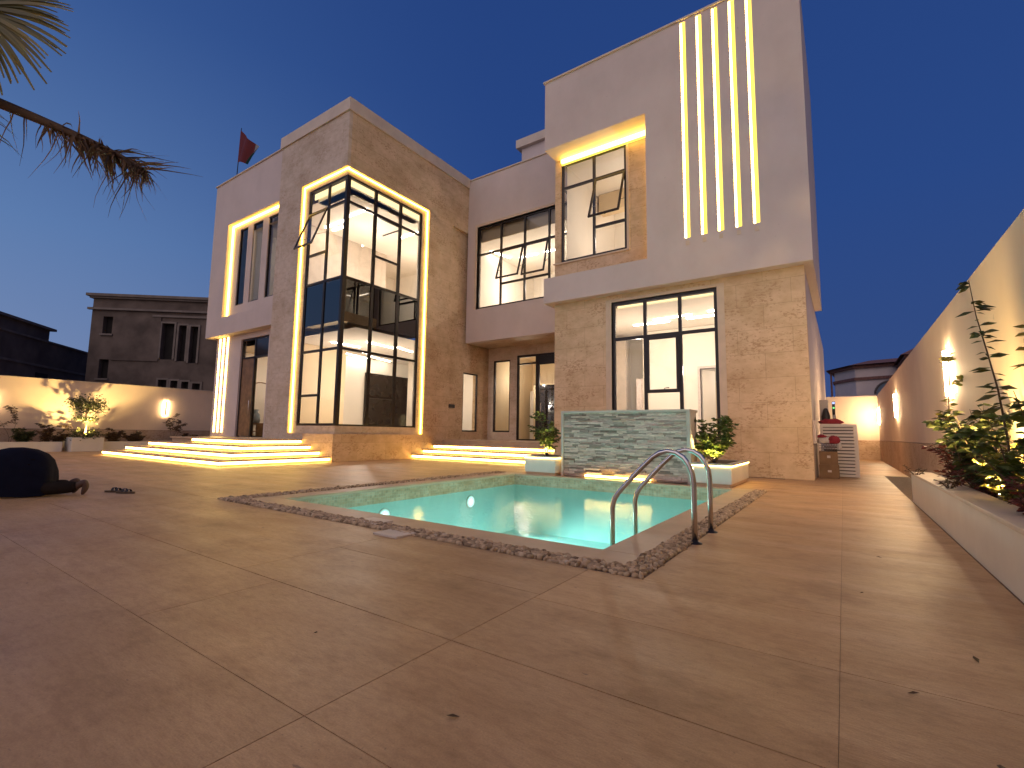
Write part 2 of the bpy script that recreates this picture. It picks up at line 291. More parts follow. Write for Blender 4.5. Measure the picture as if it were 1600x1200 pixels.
# ------------------------------------------------------------------ mesh builder
ORG = {}
def org(p): return ORG.get(p.name, Vector((0, 0, 0))) if p is not None else Vector((0, 0, 0))
def tag(o, label=None, cat=None, group=None, kind=None):
    if label: o['label'] = label
    if cat: o['category'] = cat
    if group: o['group'] = group
    if kind: o['kind'] = kind
    return o
def thing(name, loc, label, cat, group=None, rz=0):
    o = bpy.data.objects.new(name, None); C.objects.link(o); o.empty_display_size = 0.2
    o.location = loc; o.rotation_euler = (0, 0, rz); ORG[o.name] = Vector(loc)
    return tag(o, label, cat, group)
class MB:
    def __init__(s): s.v = []; s.f = []; s.mi = []; s.sm = []
    def add(s, vs, fs, mi=0, smooth=False):
        k = len(s.v); s.v += [tuple(p) for p in vs]
        for f in fs: s.f.append(tuple(i+k for i in f)); s.mi.append(mi); s.sm.append(smooth)
        return s
    def box(s, x0, x1, y0, y1, z0, z1, mi=0):
        vs = [(x, y, z) for z in (z0, z1) for y in (y0, y1) for x in (x0, x1)]
        return s.add(vs, [(0, 2, 3, 1), (4, 5, 7, 6), (0, 1, 5, 4), (2, 6, 7, 3), (0, 4, 6, 2), (1, 3, 7, 5)], mi)
    def obox(s, c, ax, ay, az, mi=0):
        c = Vector(c); vs = [c+ax*i+ay*j+az*k for k in (-1, 1) for j in (-1, 1) for i in (-1, 1)]
        return s.add(vs, [(0, 2, 3, 1), (4, 5, 7, 6), (0, 1, 5, 4), (2, 6, 7, 3), (0, 4, 6, 2), (1, 3, 7, 5)], mi)
    def tube(s, pts, rad, seg=8, mi=0, cap=True, smooth=True):
        pts = [Vector(p) for p in pts]; n = len(pts)
        if not isinstance(rad, (list, tuple)): rad = [rad]*n
        vs = []; prev = None
        for i, p in enumerate(pts):
            t = (pts[min(i+1, n-1)]-pts[max(i-1, 0)]).normalized()
            a = t.orthogonal().normalized() if prev is None else (prev - t*prev.dot(t)).normalized()
            prev = a; b = t.cross(a)
            for k in range(seg):
                an = 2*math.pi*k/seg; vs.append(p+(a*math.cos(an)+b*math.sin(an))*rad[i])
        fs = [(i*seg+k, i*seg+(k+1) % seg, (i+1)*seg+(k+1) % seg, (i+1)*seg+k) for i in range(n-1) for k in range(seg)]
        s.add(vs, fs, mi, smooth)
        if cap:
            k0 = len(s.v)-n*seg
            s.f.append(tuple(k0+seg-1-i for i in range(seg))); s.mi.append(mi); s.sm.append(False)
            s.f.append(tuple(k0+(n-1)*seg+i for i in range(seg))); s.mi.append(mi); s.sm.append(False)
        return s
    def lathe(s, c, prof, seg=24, mi=0, smooth=True):
        c = Vector(c); n = len(prof); vs = []
        for r, z in prof:
            for k in range(seg):
                a = 2*math.pi*k/seg; vs.append(c+Vector((r*math.cos(a), r*math.sin(a), z)))
        fs = [(i*seg+k, i*seg+(k+1) % seg, (i+1)*seg+(k+1) % seg, (i+1)*seg+k) for i in range(n-1) for k in range(seg)]
        return s.add(vs, fs, mi, smooth)
    def ell(s, c, r, seg=8, rings=5, mi=0, rot=None, jit=0):
        c = Vector(c); vs = []
        for i in range(rings+1):
            th = math.pi*i/rings
            for k in range(seg):
                a = 2*math.pi*k/seg
                p = Vector((r[0]*math.sin(th)*math.cos(a), r[1]*math.sin(th)*math.sin(a), r[2]*math.cos(th)))
                if rot: p = rot @ p
                vs.append(c+p)
        fs = [(i*seg+k, (i+1)*seg+k, (i+1)*seg+(k+1) % seg, i*seg+(k+1) % seg) for i in range(rings) for k in range(seg)]
        return s.add(vs, fs, mi, True)
    def build(s, name, mats, parent=None, bevel=0, seg=2, merge=False):
        if not isinstance(mats, (list, tuple)): mats = [mats]
        o0 = org(parent)
        me = bpy.data.meshes.new(name); me.from_pydata([(x-o0.x, y-o0.y, z-o0.z) for x, y, z in s.v], [], s.f)
        for m in mats: me.materials.append(M[m])
        for p, a, b in zip(me.polygons, s.mi, s.sm): p.material_index = a; p.use_smooth = b
        if merge:
            bm = bmesh.new(); bm.from_mesh(me); bmesh.ops.remove_doubles(bm, verts=bm.verts, dist=1e-4)
            bm.to_mesh(me); bm.free()
        me.update()
        o = bpy.data.objects.new(name, me); C.objects.link(o)
        if parent is not None: o.parent = parent; ORG[o.name] = o0
        else: ORG[o.name] = Vector((0, 0, 0))
        if bevel:
            b = o.modifiers.new('bevel', 'BEVEL'); b.width = bevel; b.segments = seg; b.limit_method = 'ANGLE'; b.angle_limit = R(50)
        return o
def wall(axis, front, thick, u0, u1, z0, z1, holes=(), mb=None, mi=0):
    """a wall with openings. axis 'y': its face looks to -Y at y=front; axis 'x': its face looks to +X at x=front"""
    mb = mb or MB()
    us = sorted({u0, u1, *[h for q in holes for h in q[:2] if u0 < h < u1]})
    zs = sorted({z0, z1, *[h for q in holes for h in q[2:] if z0 < h < z1]})
    nu, nz = len(us)-1, len(zs)-1
    def solid(i, j):
        if i < 0 or j < 0 or i >= nu or j >= nz: return False
        cu, cz = (us[i]+us[i+1])/2, (zs[j]+zs[j+1])/2
        return not any(a < cu < b and c < cz < d for a, b, c, d in holes)
    if axis == 'y': P = lambda u, d, z: (u, front+d*thick, z)
    else: P = lambda u, d, z: (front-d*thick, u, z)
    fl = axis == 'x'
    def q(vs): mb.add(vs, [(0, 1, 2, 3)], mi)
    for i in range(nu):
        for j in range(nz):
            if not solid(i, j): continue
            a, b, c, d = us[i], us[i+1], zs[j], zs[j+1]
            q([P(a, 0, c), P(b, 0, c), P(b, 0, d), P(a, 0, d)])
            q([P(a, 1, d), P(b, 1, d), P(b, 1, c), P(a, 1, c)])
            if not solid(i-1, j): q([P(a, 0, d), P(a, 1, d), P(a, 1, c), P(a, 0, c)])
            if not solid(i+1, j): q([P(b, 0, c), P(b, 1, c), P(b, 1, d), P(b, 0, d)])
            if not solid(i, j-1): q([P(a, 0, c), P(a, 1, c), P(b, 1, c), P(b, 0, c)])
            if not solid(i, j+1): q([P(a, 0, d), P(b, 0, d), P(b, 1, d), P(a, 1, d)])
    return mb

# ------------------------------------------------------------------ ground, patio, pool
mb = MB()
wall_cells = [(-260, 260, -120, 600)]
def sheet_with_hole(x0, x1, y0, y1, hx0, hx1, hy0, hy1, z):
    m = MB()
    for a, b, c, d in ((x0, hx0, y0, y1), (hx1, x1, y0, y1), (hx0, hx1, y0, hy0), (hx0, hx1, hy1, y1)):
        m.add([(a, c, z), (b, c, z), (b, d, z), (a, d, z)], [(0, 1, 2, 3)])
    return m
tag(sheet_with_hole(-900, 900, -400, 1500, -7.3, -1.3, 3.5, 10.3, -0.06).build('ground', 'sand'), kind='structure')
tag(sheet_with_hole(-28.3, 1.6, -12, 28.3, -7.2, -1.42, 3.6, 10.25, -0.005).build('mortar_bed', 'joint'), kind='structure')
# slabs of the patio, cast stone with 7 mm joints
mb = MB(); G = 0.0035
def slab(x0, x1, y0, y1, g=0.0022):
    e = lambda v, sgn: v+sgn*(0.0009 if abs(v+.06) < .01 else g)
    f = lambda v, sgn: v+sgn*(0.0038 if abs(v-1.84) < .01 else g)
    mb.box(e(x0, 1), e(x1, -1), f(y0, 1), f(y1, -1), -0.011, 0.0)
X0, X1 = -28.2, 0.86
slab(-0.06, X1, 2.6, 9.2); slab(-0.06, X1, 9.2, 16.5); slab(-0.06, 1.45, 16.5, 28.2)
slab(-1.2, -0.06, 3.37, 10.05); slab(-0.6, -0.06, 13.4, 28.2); slab(-1.2, -0.06, 10.05, 13.4)
slab(-1.61, -0.06, 2.6, 3.37); slab(-1.61, -0.06, 1.84, 2.6); slab(-0.06, X1, 1.84, 2.6)
slab(-3.64, -1.61, 2.67, 3.37); slab(-3.64, -1.61, 1.84, 2.67); slab(-7.5, -3.64, 1.84, 3.37)
slab(-1.61, X1, 1.07, 1.84); slab(-1.61, X1, -12, 1.07)
slab(-3.15, -1.61, 1.07, 1.84); slab(-6.6, -3.15, 1.07, 1.84); slab(-6.6, -1.61, -12, 1.07)
slab(X0, -6.6, -12, 1.84); slab(-14.2, -7.5, 1.84, 3.37); slab(X0, -14.2, 1.84, 6.1)
slab(-14.2, -7.47, 3.37, 10.05); slab(-7.47, -1.2, 10.05, 13.2); slab(-13.7, -7.47, 10.05, 13.2)
slab(X0, -14.2, 6.1, 28.2)
tag(mb.build('patio', 'patio'), kind='structure')
# fallen leaves on the patio
rnd = random.Random(5)
spots = [(-1.18, 1.37), (-0.95, 1.06), (0.35, 2.15), (0.18, 2.55), (-0.28, 1.62), (0.05, 3.95), (-0.45, 1.0), (0.2, 5.2), (-2.2, 1.5), (0.45, 3.1)]
LEAF_AT = ['on the patio, the lowest one left of centre', 'on the patio just outside the lower picture edge', 'on the right-hand slabs, the larger one nearest the planter shadow',
           'on the right-hand slabs just beyond the larger leaf', 'on the lower right of the patio beside the long joint', 'on the patio right of the ladder, beside the straight joint', 'at the very bottom right of the centre',
           'on the walkway between the ladder and the planter', 'left of the slab crossing below the pool', 'in the planter shadow at the right edge']
for i, (x, y) in enumerate(spots):
    m = MB(); a = rnd.uniform(0, 6.28); L = rnd.uniform(0.012, 0.03); wd = L*0.4
    d = Vector((math.cos(a), math.sin(a), 0)); n_ = Vector((-d.y, d.x, 0)); c = Vector((x, y, 0.001))
    m.add([c-d*L, c-n_*wd+Vector((0, 0, 0.007)), c+d*L+Vector((0, 0, 0.009)), c+n_*wd+Vector((0, 0, 0.008)), c+Vector((0, 0, 0.002))], [(0, 1, 4), (1, 2, 4), (2, 3, 4), (3, 0, 4)])
    o = m.build('fallen_leaf', 'leaf_brown'); tag(o, 'tiny dry leaf '+LEAF_AT[i], 'leaf', 'dry leaves scattered on the patio')

# pool
PX0, PX1, PY0, PY1 = -6.8, -1.78, 4.0, 10.0
pool = thing('swimming_pool', ((PX0+PX1)/2, (PY0+PY1)/2, 0), 'rectangular turquoise swimming pool sunk in the stone patio, lit from under the water', 'pool')
mb = MB(); D = -1.35
mb.add([(PX0, PY0, D), (PX1, PY0, D), (PX1, PY1, D), (PX0, PY1, D)], [(0, 1, 2, 3)])
for a, b in (((PX0, PY0), (PX1, PY0)), ((PX1, PY0), (PX1, PY1)), ((PX1, PY1), (PX0, PY1)), ((PX0, PY1), (PX0, PY0))):
    mb.add([(*a, D), (*a, -0.262), (*b, -0.262), (*b, D)], [(0, 1, 2, 3)])
mb.build('basin', 'poolpaint', pool)
mb = MB()
for a, b in (((PX0, PY0), (PX1, PY0)), ((PX1, PY0), (PX1, PY1)), ((PX1, PY1), (PX0, PY1)), ((PX0, PY1), (PX0, PY0))):
    mb.add([(*a, -0.262), (*a, -0.04), (*b, -0.04), (*b, -0.262)], [(0, 1, 2, 3)])
mb.build('mosaic_band', 'mosaic', pool)
for (a, b, c, d) in ((-7.19, -1.42, 3.61, 4.0), (-1.78, -1.42, 4.003, 10.25), (-7.19, -6.8, 4.003, 10.25), (-6.797, -1.783, 10.0, 10.25)):
    m = MB().box(a, b, c, d, -0.04, 0.004); m.build('coping', 'coping', pool, bevel=0.006)
for (y, x) in ((5.88, PX0), (8.29, PX0)):
    m = MB()
    for r0, r1, mi in ((0.0, 0.055, 0), (0.055, 0.10, 2), (0.10, 0.125, 3)):
        pts = [(x+0.02, y+rr*math.cos(k*math.pi/12), -0.50+rr*math.sin(k*math.pi/12)) for rr in (r0, r1) for k in range(24)]
        m.add(pts, [(k, (k+1) % 24, 24+(k+1) % 24, 24+k) for k in range(24)], mi)
    m.tube([(x, y, -0.50), (x+0.018, y, -0.50)], 0.145, 20, 1)
    m.build('pool_light', ['pool_lens', 'steel', 'pool_lens_mid', 'pool_lens_rim'], pool)
for i, (x, y, z) in enumerate(((PX0+0.25, 5.88, -0.55), (PX0+0.25, 8.29, -0.55), (PX1-0.25, 5.6, -0.6), (PX1-0.25, 8.2, -0.6))):  # the pair on the ladder side is unseen, added to brighten the water
    ld = bpy.data.lights.new('pool_glow', 'SPOT'); ld.energy = 620 if i < 2 else 470; ld.color = (0.95, 1.0, 0.98); ld.shadow_soft_size = 0.09; ld.spot_size = R(125); ld.spot_blend = 0.9
    lo = bpy.data.objects.new('pool_glow', ld); C.objects.link(lo); lo.location = Vector((x, y, z))-org(pool); lo.parent = pool
    lo.rotation_euler = Vector((-1 if i < 2 else 1, 0, 1.0)).to_track_quat('Z', 'Y').to_euler()
wt = MB(); nx = 2
wt.add([(PX0, PY0, -0.26), (PX1, PY0, -0.26), (PX1, PY1, -0.26), (PX0, PY1, -0.26)], [(0, 1, 2, 3)])
tag(wt.build('water', 'water'), kind='structure')

# pebble border set in mortar
rnd = random.Random(11); mb = MB()
def pebbles(x0, x1, y0, y1, step, along):
    nu = int((x1-x0)/step[0]); nv = int((y1-y0)/step[1])
    for i in range(nu+1):
        for j in range(nv+1):
            x = x0+(i+0.5)*(x1-x0)/(nu+1)+rnd.uniform(-.35, .35)*step[0]; y = y0+(j+0.5)*(y1-y0)/(nv+1)+rnd.uniform(-.35, .35)*step[1]
            a = rnd.gauss(along, 0.4); L = rnd.uniform(0.020, 0.040); W = rnd.uniform(0.008, 0.014)
            mb.ell((x, y, 0.004+rnd.uniform(-.004, .006)), (L, W, rnd.uniform(0.014, 0.028)), 7, 4, 0, Matrix.Rotation(a, 3, 'Z'))
pebbles(-7.47, -1.42, 3.38, 3.60, (0.046, 0.030), 0.5)
pebbles(-1.42, -1.21, 3.38, 10.05, (0.046, 0.030), 0.9)
pebbles(-7.46, -7.20, 3.62, 10.2, (0.06, 0.06), 0.9)
tag(mb.build('pebbles', 'pebble'), 'brown pebbles set on edge as a border around the pool', 'pebbles', kind='stuff')
# two inspection covers
for (cx, cy, rz) in ((-4.34, 3.62, 0.0), (-3.67, 3.32, 0.0)):
    i = cx > -4
    t = MB().box(cx-0.17, cx+0.17, cy-0.13, cy+0.13, -0.005, 0.018)
    o = t.build('access_cover', 'cap', None, bevel=0.006)
    tag(o, 'square stone cover over the pebbles, the one nearer the camera' if i else 'square stone cover over the pebbles, the one touching the pool coping', 'cover', 'stone covers in the pebble border')
# ladder
lad = thing('pool_ladder', (-1.19, 5.1, 0), 'stainless steel pool ladder with two curved handrails', 'ladder')
prof = [(-1.19, 0.0), (-1.19, 0.3), (-1.19, 0.55), (-1.20, 0.64), (-1.23, 0.72), (-1.28, 0.79), (-1.35, 0.835), (-1.43, 0.85), (-1.51, 0.83), (-1.58, 0.785), (-1.71, 0.66), (-1.84, 0.52), (-1.94, 0.41), (-1.985, 0.34), (-2.01, 0.25), (-2.01, 0.0), (-2.01, -0.4), (-2.01, -1.15)]
for y in (4.77, 5.43):
    MB().tube([(x, y, z) for x, z in prof], 0.026, 14).build('handrail', 'steel', lad)
    MB().lathe((-1.19, y, 0), [(0.0, 0.034), (0.028, 0.032), (0.034, 0.016), (0.062, 0.008), (0.066, 0.002), (0.066, 0.0)], 24).build('flange', 'frame', lad)
for z in (-0.42, -0.68, -0.94):
    MB().box(-2.05, -1.97, 4.79, 5.41, z-0.015, z+0.015).build('rung', 'steel', lad, bevel=0.008)

# ------------------------------------------------------------------ the villa
V = thing('villa', (-9, 14, 0), 'large modern stone villa with glowing light strips and tall black framed windows', 'house')
def leds(strips, mat='led'):
    for b in strips: MB().box(*b).build('led_strip', mat, V)
# lower right block
wall('y', 13.4, 0.3, -7.6, -0.6, 0, 5.22, [(-5.63, -2.62, 0.9, 5.0)]).build('stone_wall', 'stone', V)
MB().box(-0.85, -0.6, 13.7, 27.0, 0, 5.22).build('side_wall', 'plaster', V)
MB().box(-7.6, -7.35, 13.7, 17.7, 0, 5.22).build('side_wall', 'stone', V)
m = MB()
for b in ((-5.81, -2.44, 5.0, 5.18-0.1), (-5.81, -5.63, 0.9, 5.0), (-2.62, -2.44, 0.9, 5.0)): m.box(b[0], b[1], 13.385, 13.5, b[2], b[3])
m.build('window_trim', 'trim', V)
# upper right block
ch = [(-3.345, -3.19), (-2.905, -2.75), (-2.485, -2.33), (-2.055, -1.90), (-1.635, -1.48)]
wall('y', 13.1, 0.8, -7.85, -0.4, 5.22, 12.92, [(-7.86, -4.4, 6.05, 10.5)]+[(a, b, 6.41, 12.86) for a, b in ch]).build('upper_wall', 'plaster', V)
MB().box(-0.62, -0.4, 13.9, 18.5, 5.22, 12.92).build('side_wall', 'plaster', V)
MB().box(-7.85, -0.4, 18.5, 18.7, 5.22, 12.92).build('back_wall', 'plaster', V)
MB().box(-7.85, -7.65, 14.2, 18.5, 10.5, 12.92).build('side_wall', 'plaster', V)
MB().box(-7.65, -0.62, 13.9, 18.5, 12.5, 12.7).build('roof_slab', 'plaster', V)
MB().box(-7.8, -0.62, 13.9, 18.5, 5.22, 5.5).build('floor_slab', 'plaster', V)
MB().box(-7.9, -0.35, 13.05, 13.4, 12.92, 12.97).build('parapet_cap', 'cap', V)
for a, b in ch:
    MB().box(a, b, 13.15, 13.2, 6.41, 12.86).build('light_channel', 'led_glow', V)
    MB().box(a+0.010, a+0.050, 13.118, 13.147, 6.43, 12.84).build('led_strip', 'led_core', V)
    MB().box(a+0.03, b-0.03, 13.088, 13.098, 6.20, 6.33).build('fixing_plate', 'trim', V)
# stone recess with corner window
wall('y', 13.902, 0.2, -7.89, -4.3, 5.95, 10.6, [(-7.65, -5.3, 6.8, 10.45)]).build('recess_wall', 'stone', V)
MB().box(-7.89, -7.70, 14.1, 16.0, 5.95, 6.8).build('recess_wall', 'stone', V)
MB().box(-7.87, -7.6, 14.1, 16.0, 10.47, 10.62).build('soffit', 'plaster', V)
m = MB()
for b in ((-5.3, -5.22, 6.8, 10.45),): m.box(b[0], b[1], 13.88, 13.905, b[2], b[3])
m.box(-7.93, -5.22, 13.86, 13.905, 6.755, 6.8)
m.build('window_trim', 'trim', V)
leds([(-7.60, -4.45, 13.78, 13.87, 10.33, 10.44)], 'led')
MB().box(-7.62, -4.43, 13.87, 13.90, 10.27, 10.495).build('led_glow_band', 'led_glow', V)  # emissive band put in for the strip's yellow glow under the soffit
leds([(-4.445, -4.402, 13.84, 13.90, 6.08, 10.26)], 'led')
# middle block
wall('y', 16.0, 0.3, -13.6, -7.6, 4.95, 12.45, [(-13.05, -7.95, 6.4, 10.15)]).build('upper_wall', 'plaster', V)
MB().box(-13.6, -7.35, 16.3, 17.7, 4.95, 5.3).build('soffit', 'stone2', V)
m = MB(); m.box(-13.17, -13.05, 15.985, 16.1, 6.4, 10.27); m.box(-13.05, -7.9, 15.985, 16.1, 10.15, 10.27)
m.build('window_trim', 'trim', V)
MB().box(-13.6, -7.85, 15.95, 16.25, 12.45, 12.5).build('parapet_cap', 'cap', V)
MB().box(-13.6, -7.6, 16.3, 26, 12.0, 12.2).build('roof_slab', 'plaster', V)
wall('y', 17.7, 0.25, -13.6, -7.35, 0.7, 4.95, [(-13.3, -12.35, 1.05, 4.35), (-11.98, -9.3, 0.70, 4.5)]).build('porch_wall', 'stone2', V)
MB().box(-13.75, -7.6, 14.7, 21.5, 0, 0.698).build('porch_floor', 'coping', V)
# penthouse behind
MB().box(-13.4, -7.9, 20, 25, 12.0, 16.1).build('penthouse', 'plaster', V)
MB().box(-13.65, -7.7, 19.8, 25.2, 16.1, 16.55).build('penthouse_cap', 'cap', V)
# tower
TX, TY = -13.6, 9.53
wall('y', TY, 0.13, -17.85, TX, 0, 12.12, [(-16.3, TX+1, 0.9, 10.1)]).build('tower_wall', 'stone2', V)
m = wall('x', TX, 0.13, TY+0.13, 15.0, 0, 12.12, [(TY, 13.55, 0.9, 10.1)])
wall('x', TX-0.0, 0.13, 15.0, 16.4, 10.12, 12.12, [], m)
m.build('tower_wall', 'stone', V)
wall('x', TX-0.13, 0.3, 14.9, 18.0, 0, 10.12, [(16.05, 17.1, 1.05, 3.67)]).build('tower_wall', 'stone', V)
MB().box(TX-0.13, TX-0.003, 15.003, 16.2, 10.0, 10.118).build('niche_head', 'stone', V)
wall('y', TY+0.131, 0.14, -17.6, TX-0.13, 0.9-0.1, 10.2, [(-15.98, TX, 1.17, 9.87)]).build('reveal_wall', 'stone2', V)
wall('x', TX-0.131, 0.14, TY+0.27, 14.8, 0.9-0.1, 10.2, [(TY, 13.27, 1.17, 9.87)]).build('reveal_wall', 'stone2', V)
MB().box(TX-0.27, TX-0.135, TY+0.135, TY+0.27, 0.8, 1.17).build('reveal_corner', 'stone2', V)
MB().box(TX-0.27, TX-0.135, TY+0.135, TY+0.27, 9.87, 10.2).build('reveal_corner', 'stone2', V)
MB().box(-17.85, -17.6, TY+0.13, 18, 10.35, 12.12).build('side_wall', 'stone2', V)
MB().box(-17.85, -17.6, TY+0.13, 10.05, 0, 10.35).build('side_wall', 'stone2', V)
MB().box(-17.91, TX+0.06, TY-0.06, 16.0, 12.12, 12.57).build('parapet_cap', 'cap', V)
MB().box(-15.3, TX+0.02, TY-0.025, TY-0.002, 0, 0.9).build('plinth_slab', 'stone', V)
MB().box(TX+0.002, TX+0.022, TY, 12.9, 0, 0.9).build('plinth_slab', 'stone', V)
# glow around the tower glazing
h = 0.045
leds([(-16.29, TX-0.02, TY+0.085, TY+0.12, 10.05, 10.09), (-16.28, -16.243, TY+0.08, TY+0.12, 0.93, 10.035)])
leds([(TX-0.12, TX-0.085, TY+0.13, 13.54, 10.05, 10.09), (TX-0.12, TX-0.08, 13.50, 13.54, 0.93, 10.035)])
# left wing
wall('y', 9.7, 0.25, -23.75, -17.85, 5.1, 12.3, [(-22.35, -17.95, 5.9, 10.15)]).build('upper_wall', 'plaster', V)
wall('y', 9.951, 0.2, -23.6, -17.85, 5.2, 10.4, [(-21.75, -21.05, 6.4, 9.87), (-20.62, -19.8, 6.4, 9.87), (-19.35, -18.45, 6.4, 9.87)]).build('reveal_wall', 'plaster', V)
leds([(-22.33, -17.96, 9.88, 9.94, 10.08, 10.14), (-22.34, -22.28, 9.88, 9.94, 5.93, 10.07)])
MB().box(-23.75, -23.55, 9.95, 18, 5.1, 12.3).build('side_wall', 'plaster', V)
MB().box(-23.55, -17.85, 9.95, 18, 5.1, 5.4).build('floor_slab', 'plaster', V)
MB().box(-23.8, -17.85, 9.65, 9.97, 12.3, 12.35).build('parapet_cap', 'cap', V)
MB().box(-23.55, -13.7, 10.2, 18, 12.0, 12.11).build('roof_slab', 'plaster', V)
wall('y', 10.05, 0.25, -23.35, -17.85, 0.0, 5.1, [(-21.15, -18.9, 0.7, 4.85)]).build('lower_wall', 'plaster', V)
MB().box(-23.35, -23.1, 10.3, 18, 0, 5.1).build('side_wall', 'plaster', V)
for x in (-23.02, -22.67, -22.30):
    MB().box(x-0.036, x+0.036, 10.02, 10.048, 0.88, 5.06).build('led_strip', 'led_step', V)
MB().box(-23.5, -7.0, 25.8, 26.0, 0, 12.2).build('back_wall', 'plaster', V)

# windows -------------------------------------------------------------
def frame_y(name, y, x0, x1, z0, z1, vs=(), hs=(), fw=0.06, dp=0.07, extra=(), glass='glass'):
    m = MB()
    m.box(x0, x1, y, y+dp, z1-fw, z1); m.box(x0, x1, y, y+dp, z0, z0+fw)
    m.box(x0, x0+fw, y, y+dp, z0+fw, z1-fw); m.box(x1-fw, x1, y, y+dp, z0+fw, z1-fw)
    for v in vs: m.box(v-fw/2, v+fw/2, y-0.002, y+dp-0.002, z0+fw, z1-fw)
    for hz in hs: m.box(x0+fw, x1-fw, y+0.002, y+dp-0.006, hz-fw/2, hz+fw/2)
    for (a, b, hz) in extra: m.box(a, b, y+0.002, y+dp-0.006, hz-fw/2, hz+fw/2)
    f = m.build(name, 'frame', V)
    return f
def pane_y(f, y, x0, x1, z0, z1, mat='glass'):
    return MB().add([(x0, y, z0), (x1, y, z0), (x1, y, z1), (x0, y, z1)], [(0, 1, 2, 3)]).build('pane', mat, f)
def pane_x(f, x, y0, y1, z0, z1, mat='glass'):
    return MB().add([(x, y0, z0), (x, y1, z0), (x, y1, z1), (x, y0, z1)], [(0, 1, 2, 3)]).build('pane', mat, f)
def sash_y(f, y, x0, x1, z0, z1, ang, lit=True, fw=0.065):
    """top hung sash swung outwards about its head (towards -Y)"""
    m = MB(); H = z1-z0; c, s_ = math.cos(ang), math.sin(ang)
    dn = Vector((0, -s_, -c)); nn = Vector((0, -c, s_)); top = Vector((0, y, z1)); X = Vector((1, 0, 0))
    def bar(xa, xb, ta, tb):
        ctr = top+dn*((ta+tb)/2)+X*((xa+xb)/2); m.obox(ctr, X*((xb-xa)/2), dn*((tb-ta)/2), nn*0.022)
    bar(x0, x1, 0, fw); bar(x0, x1, H-fw, H); bar(x0, x0+fw, fw, H-fw); bar(x1-fw, x1, fw, H-fw)
    m.build('sash', 'frame', f)
    p = [top+dn*t+X*xx for xx, t in ((x0+fw, H-fw), (x1-fw, H-fw), (x1-fw, fw), (x0+fw, fw))]
    MB().add(p, [(0, 1, 2, 3)]).build('sash_pane', 'glass', f)
    g = MB()
    for xx in (x0+0.03, x1-0.03): g.tube([(xx, y+0.03, z0+H*0.45), tuple(top+dn*(H*0.75)+X*xx)], 0.008, 6)
    g.tube([tuple(top+dn*(H-0.02)+X*((x0+x1)/2-0.06)), tuple(top+dn*(H-0.02)+X*((x0+x1)/2+0.06)-nn*0.05)], 0.012, 6)
    g.build('stay', 'frame', f)

# tower front glazing
gy = TY+0.15
f = frame_y('window', gy, -15.98, TX-0.15, 1.17, 9.87, [-14.8], [8.95, 6.25, 3.78], 0.085, 0.07, [(-15.92, -14.83, 7.35), (-15.92, -14.83, 2.22)])
pane_y(f, gy+0.03, -15.95, -14.8, 1.2, 4.72); pane_y(f, gy+0.03, -14.8, TX-0.17, 1.2, 4.72)
pane_y(f, gy+0.03, -15.95, TX-0.17, 4.72, 6.25, 'glass_dark')
pane_y(f, gy+0.03, -15.95, -14.8, 6.25, 7.35); pane_y(f, gy+0.03, -15.95, -14.8, 8.95, 9.85); pane_y(f, gy+0.03, -14.8, TX-0.17, 6.25, 9.85)
sash_y(f, gy, -15.93, -14.84, 7.36, 8.94, R(20))
# tower side glazing
gx = TX-0.15; m = MB(); fw = 0.09; y0, y1 = TY+0.15, 13.27
m.box(gx-0.07, gx, y0+0.09, y1, 9.81, 9.87); m.box(gx-0.07, gx, y0+0.09, y1, 1.17, 1.23)
m.box(gx-0.07, gx, y1-fw, y1, 1.23, 9.81)
for v in (10.95, 12.15): m.box(gx-0.068, gx+0.002, v-0.06, v+0.06, 1.23, 9.81)
for hz in (8.95, 6.25, 3.78): m.box(gx-0.064, gx-0.004, y0+0.09, y1-fw, hz-fw/2, hz+fw/2)
for hz in (7.37, 2.22): m.box(gx-0.06, gx+0.003, 10.985, 12.115, hz-0.04, hz+0.04)
m.box(gx-0.062, gx+0.006, 10.985, 12.115, 8.86, 8.925)
f = m.build('window', 'frame', V)
MB().box(gx-0.10, gx+0.012, y0-0.012, y0+0.14, 1.17, 9.87).build('corner_post', 'frame', V)
pane_x(f, gx-0.03, y0+0.05, y1-0.02, 1.2, 4.72); pane_x(f, gx-0.03, y0+0.05, y1-0.02, 6.25, 9.85)
pane_x(f, gx-0.03, y0+0.05, y1-0.02, 4.72, 6.25, 'glass_dark')
MB().box(gx-0.5, gx-0.1, y0+0.1, y1, 4.74, 6.2).build('spandrel_panel', 'black', V)
MB().box(-15.95, gx-0.5, y0+0.1, y0+0.5, 4.74, 6.2).build('spandrel_panel', 'black', V)
# middle upper window
f = frame_y('window', 16.08, -13.05, -7.95, 6.4, 10.15, [-11.8, -10.58, -9.4], [8.88], 0.085, 0.07, [(-11.77, -9.43, 7.38)])
for a, b in ((-13.02, -11.8), (-9.4, -7.97)): pane_y(f, 16.12, a, b, 6.43, 8.88)
pane_y(f, 16.12, -11.8, -9.4, 6.43, 7.38); pane_y(f, 16.12, -13.02, -7.97, 8.88, 10.12)
sash_y(f, 16.08, -11.76, -10.62, 7.40, 8.84, R(17)); sash_y(f, 16.08, -10.54, -9.44, 7.40, 8.84, R(13))
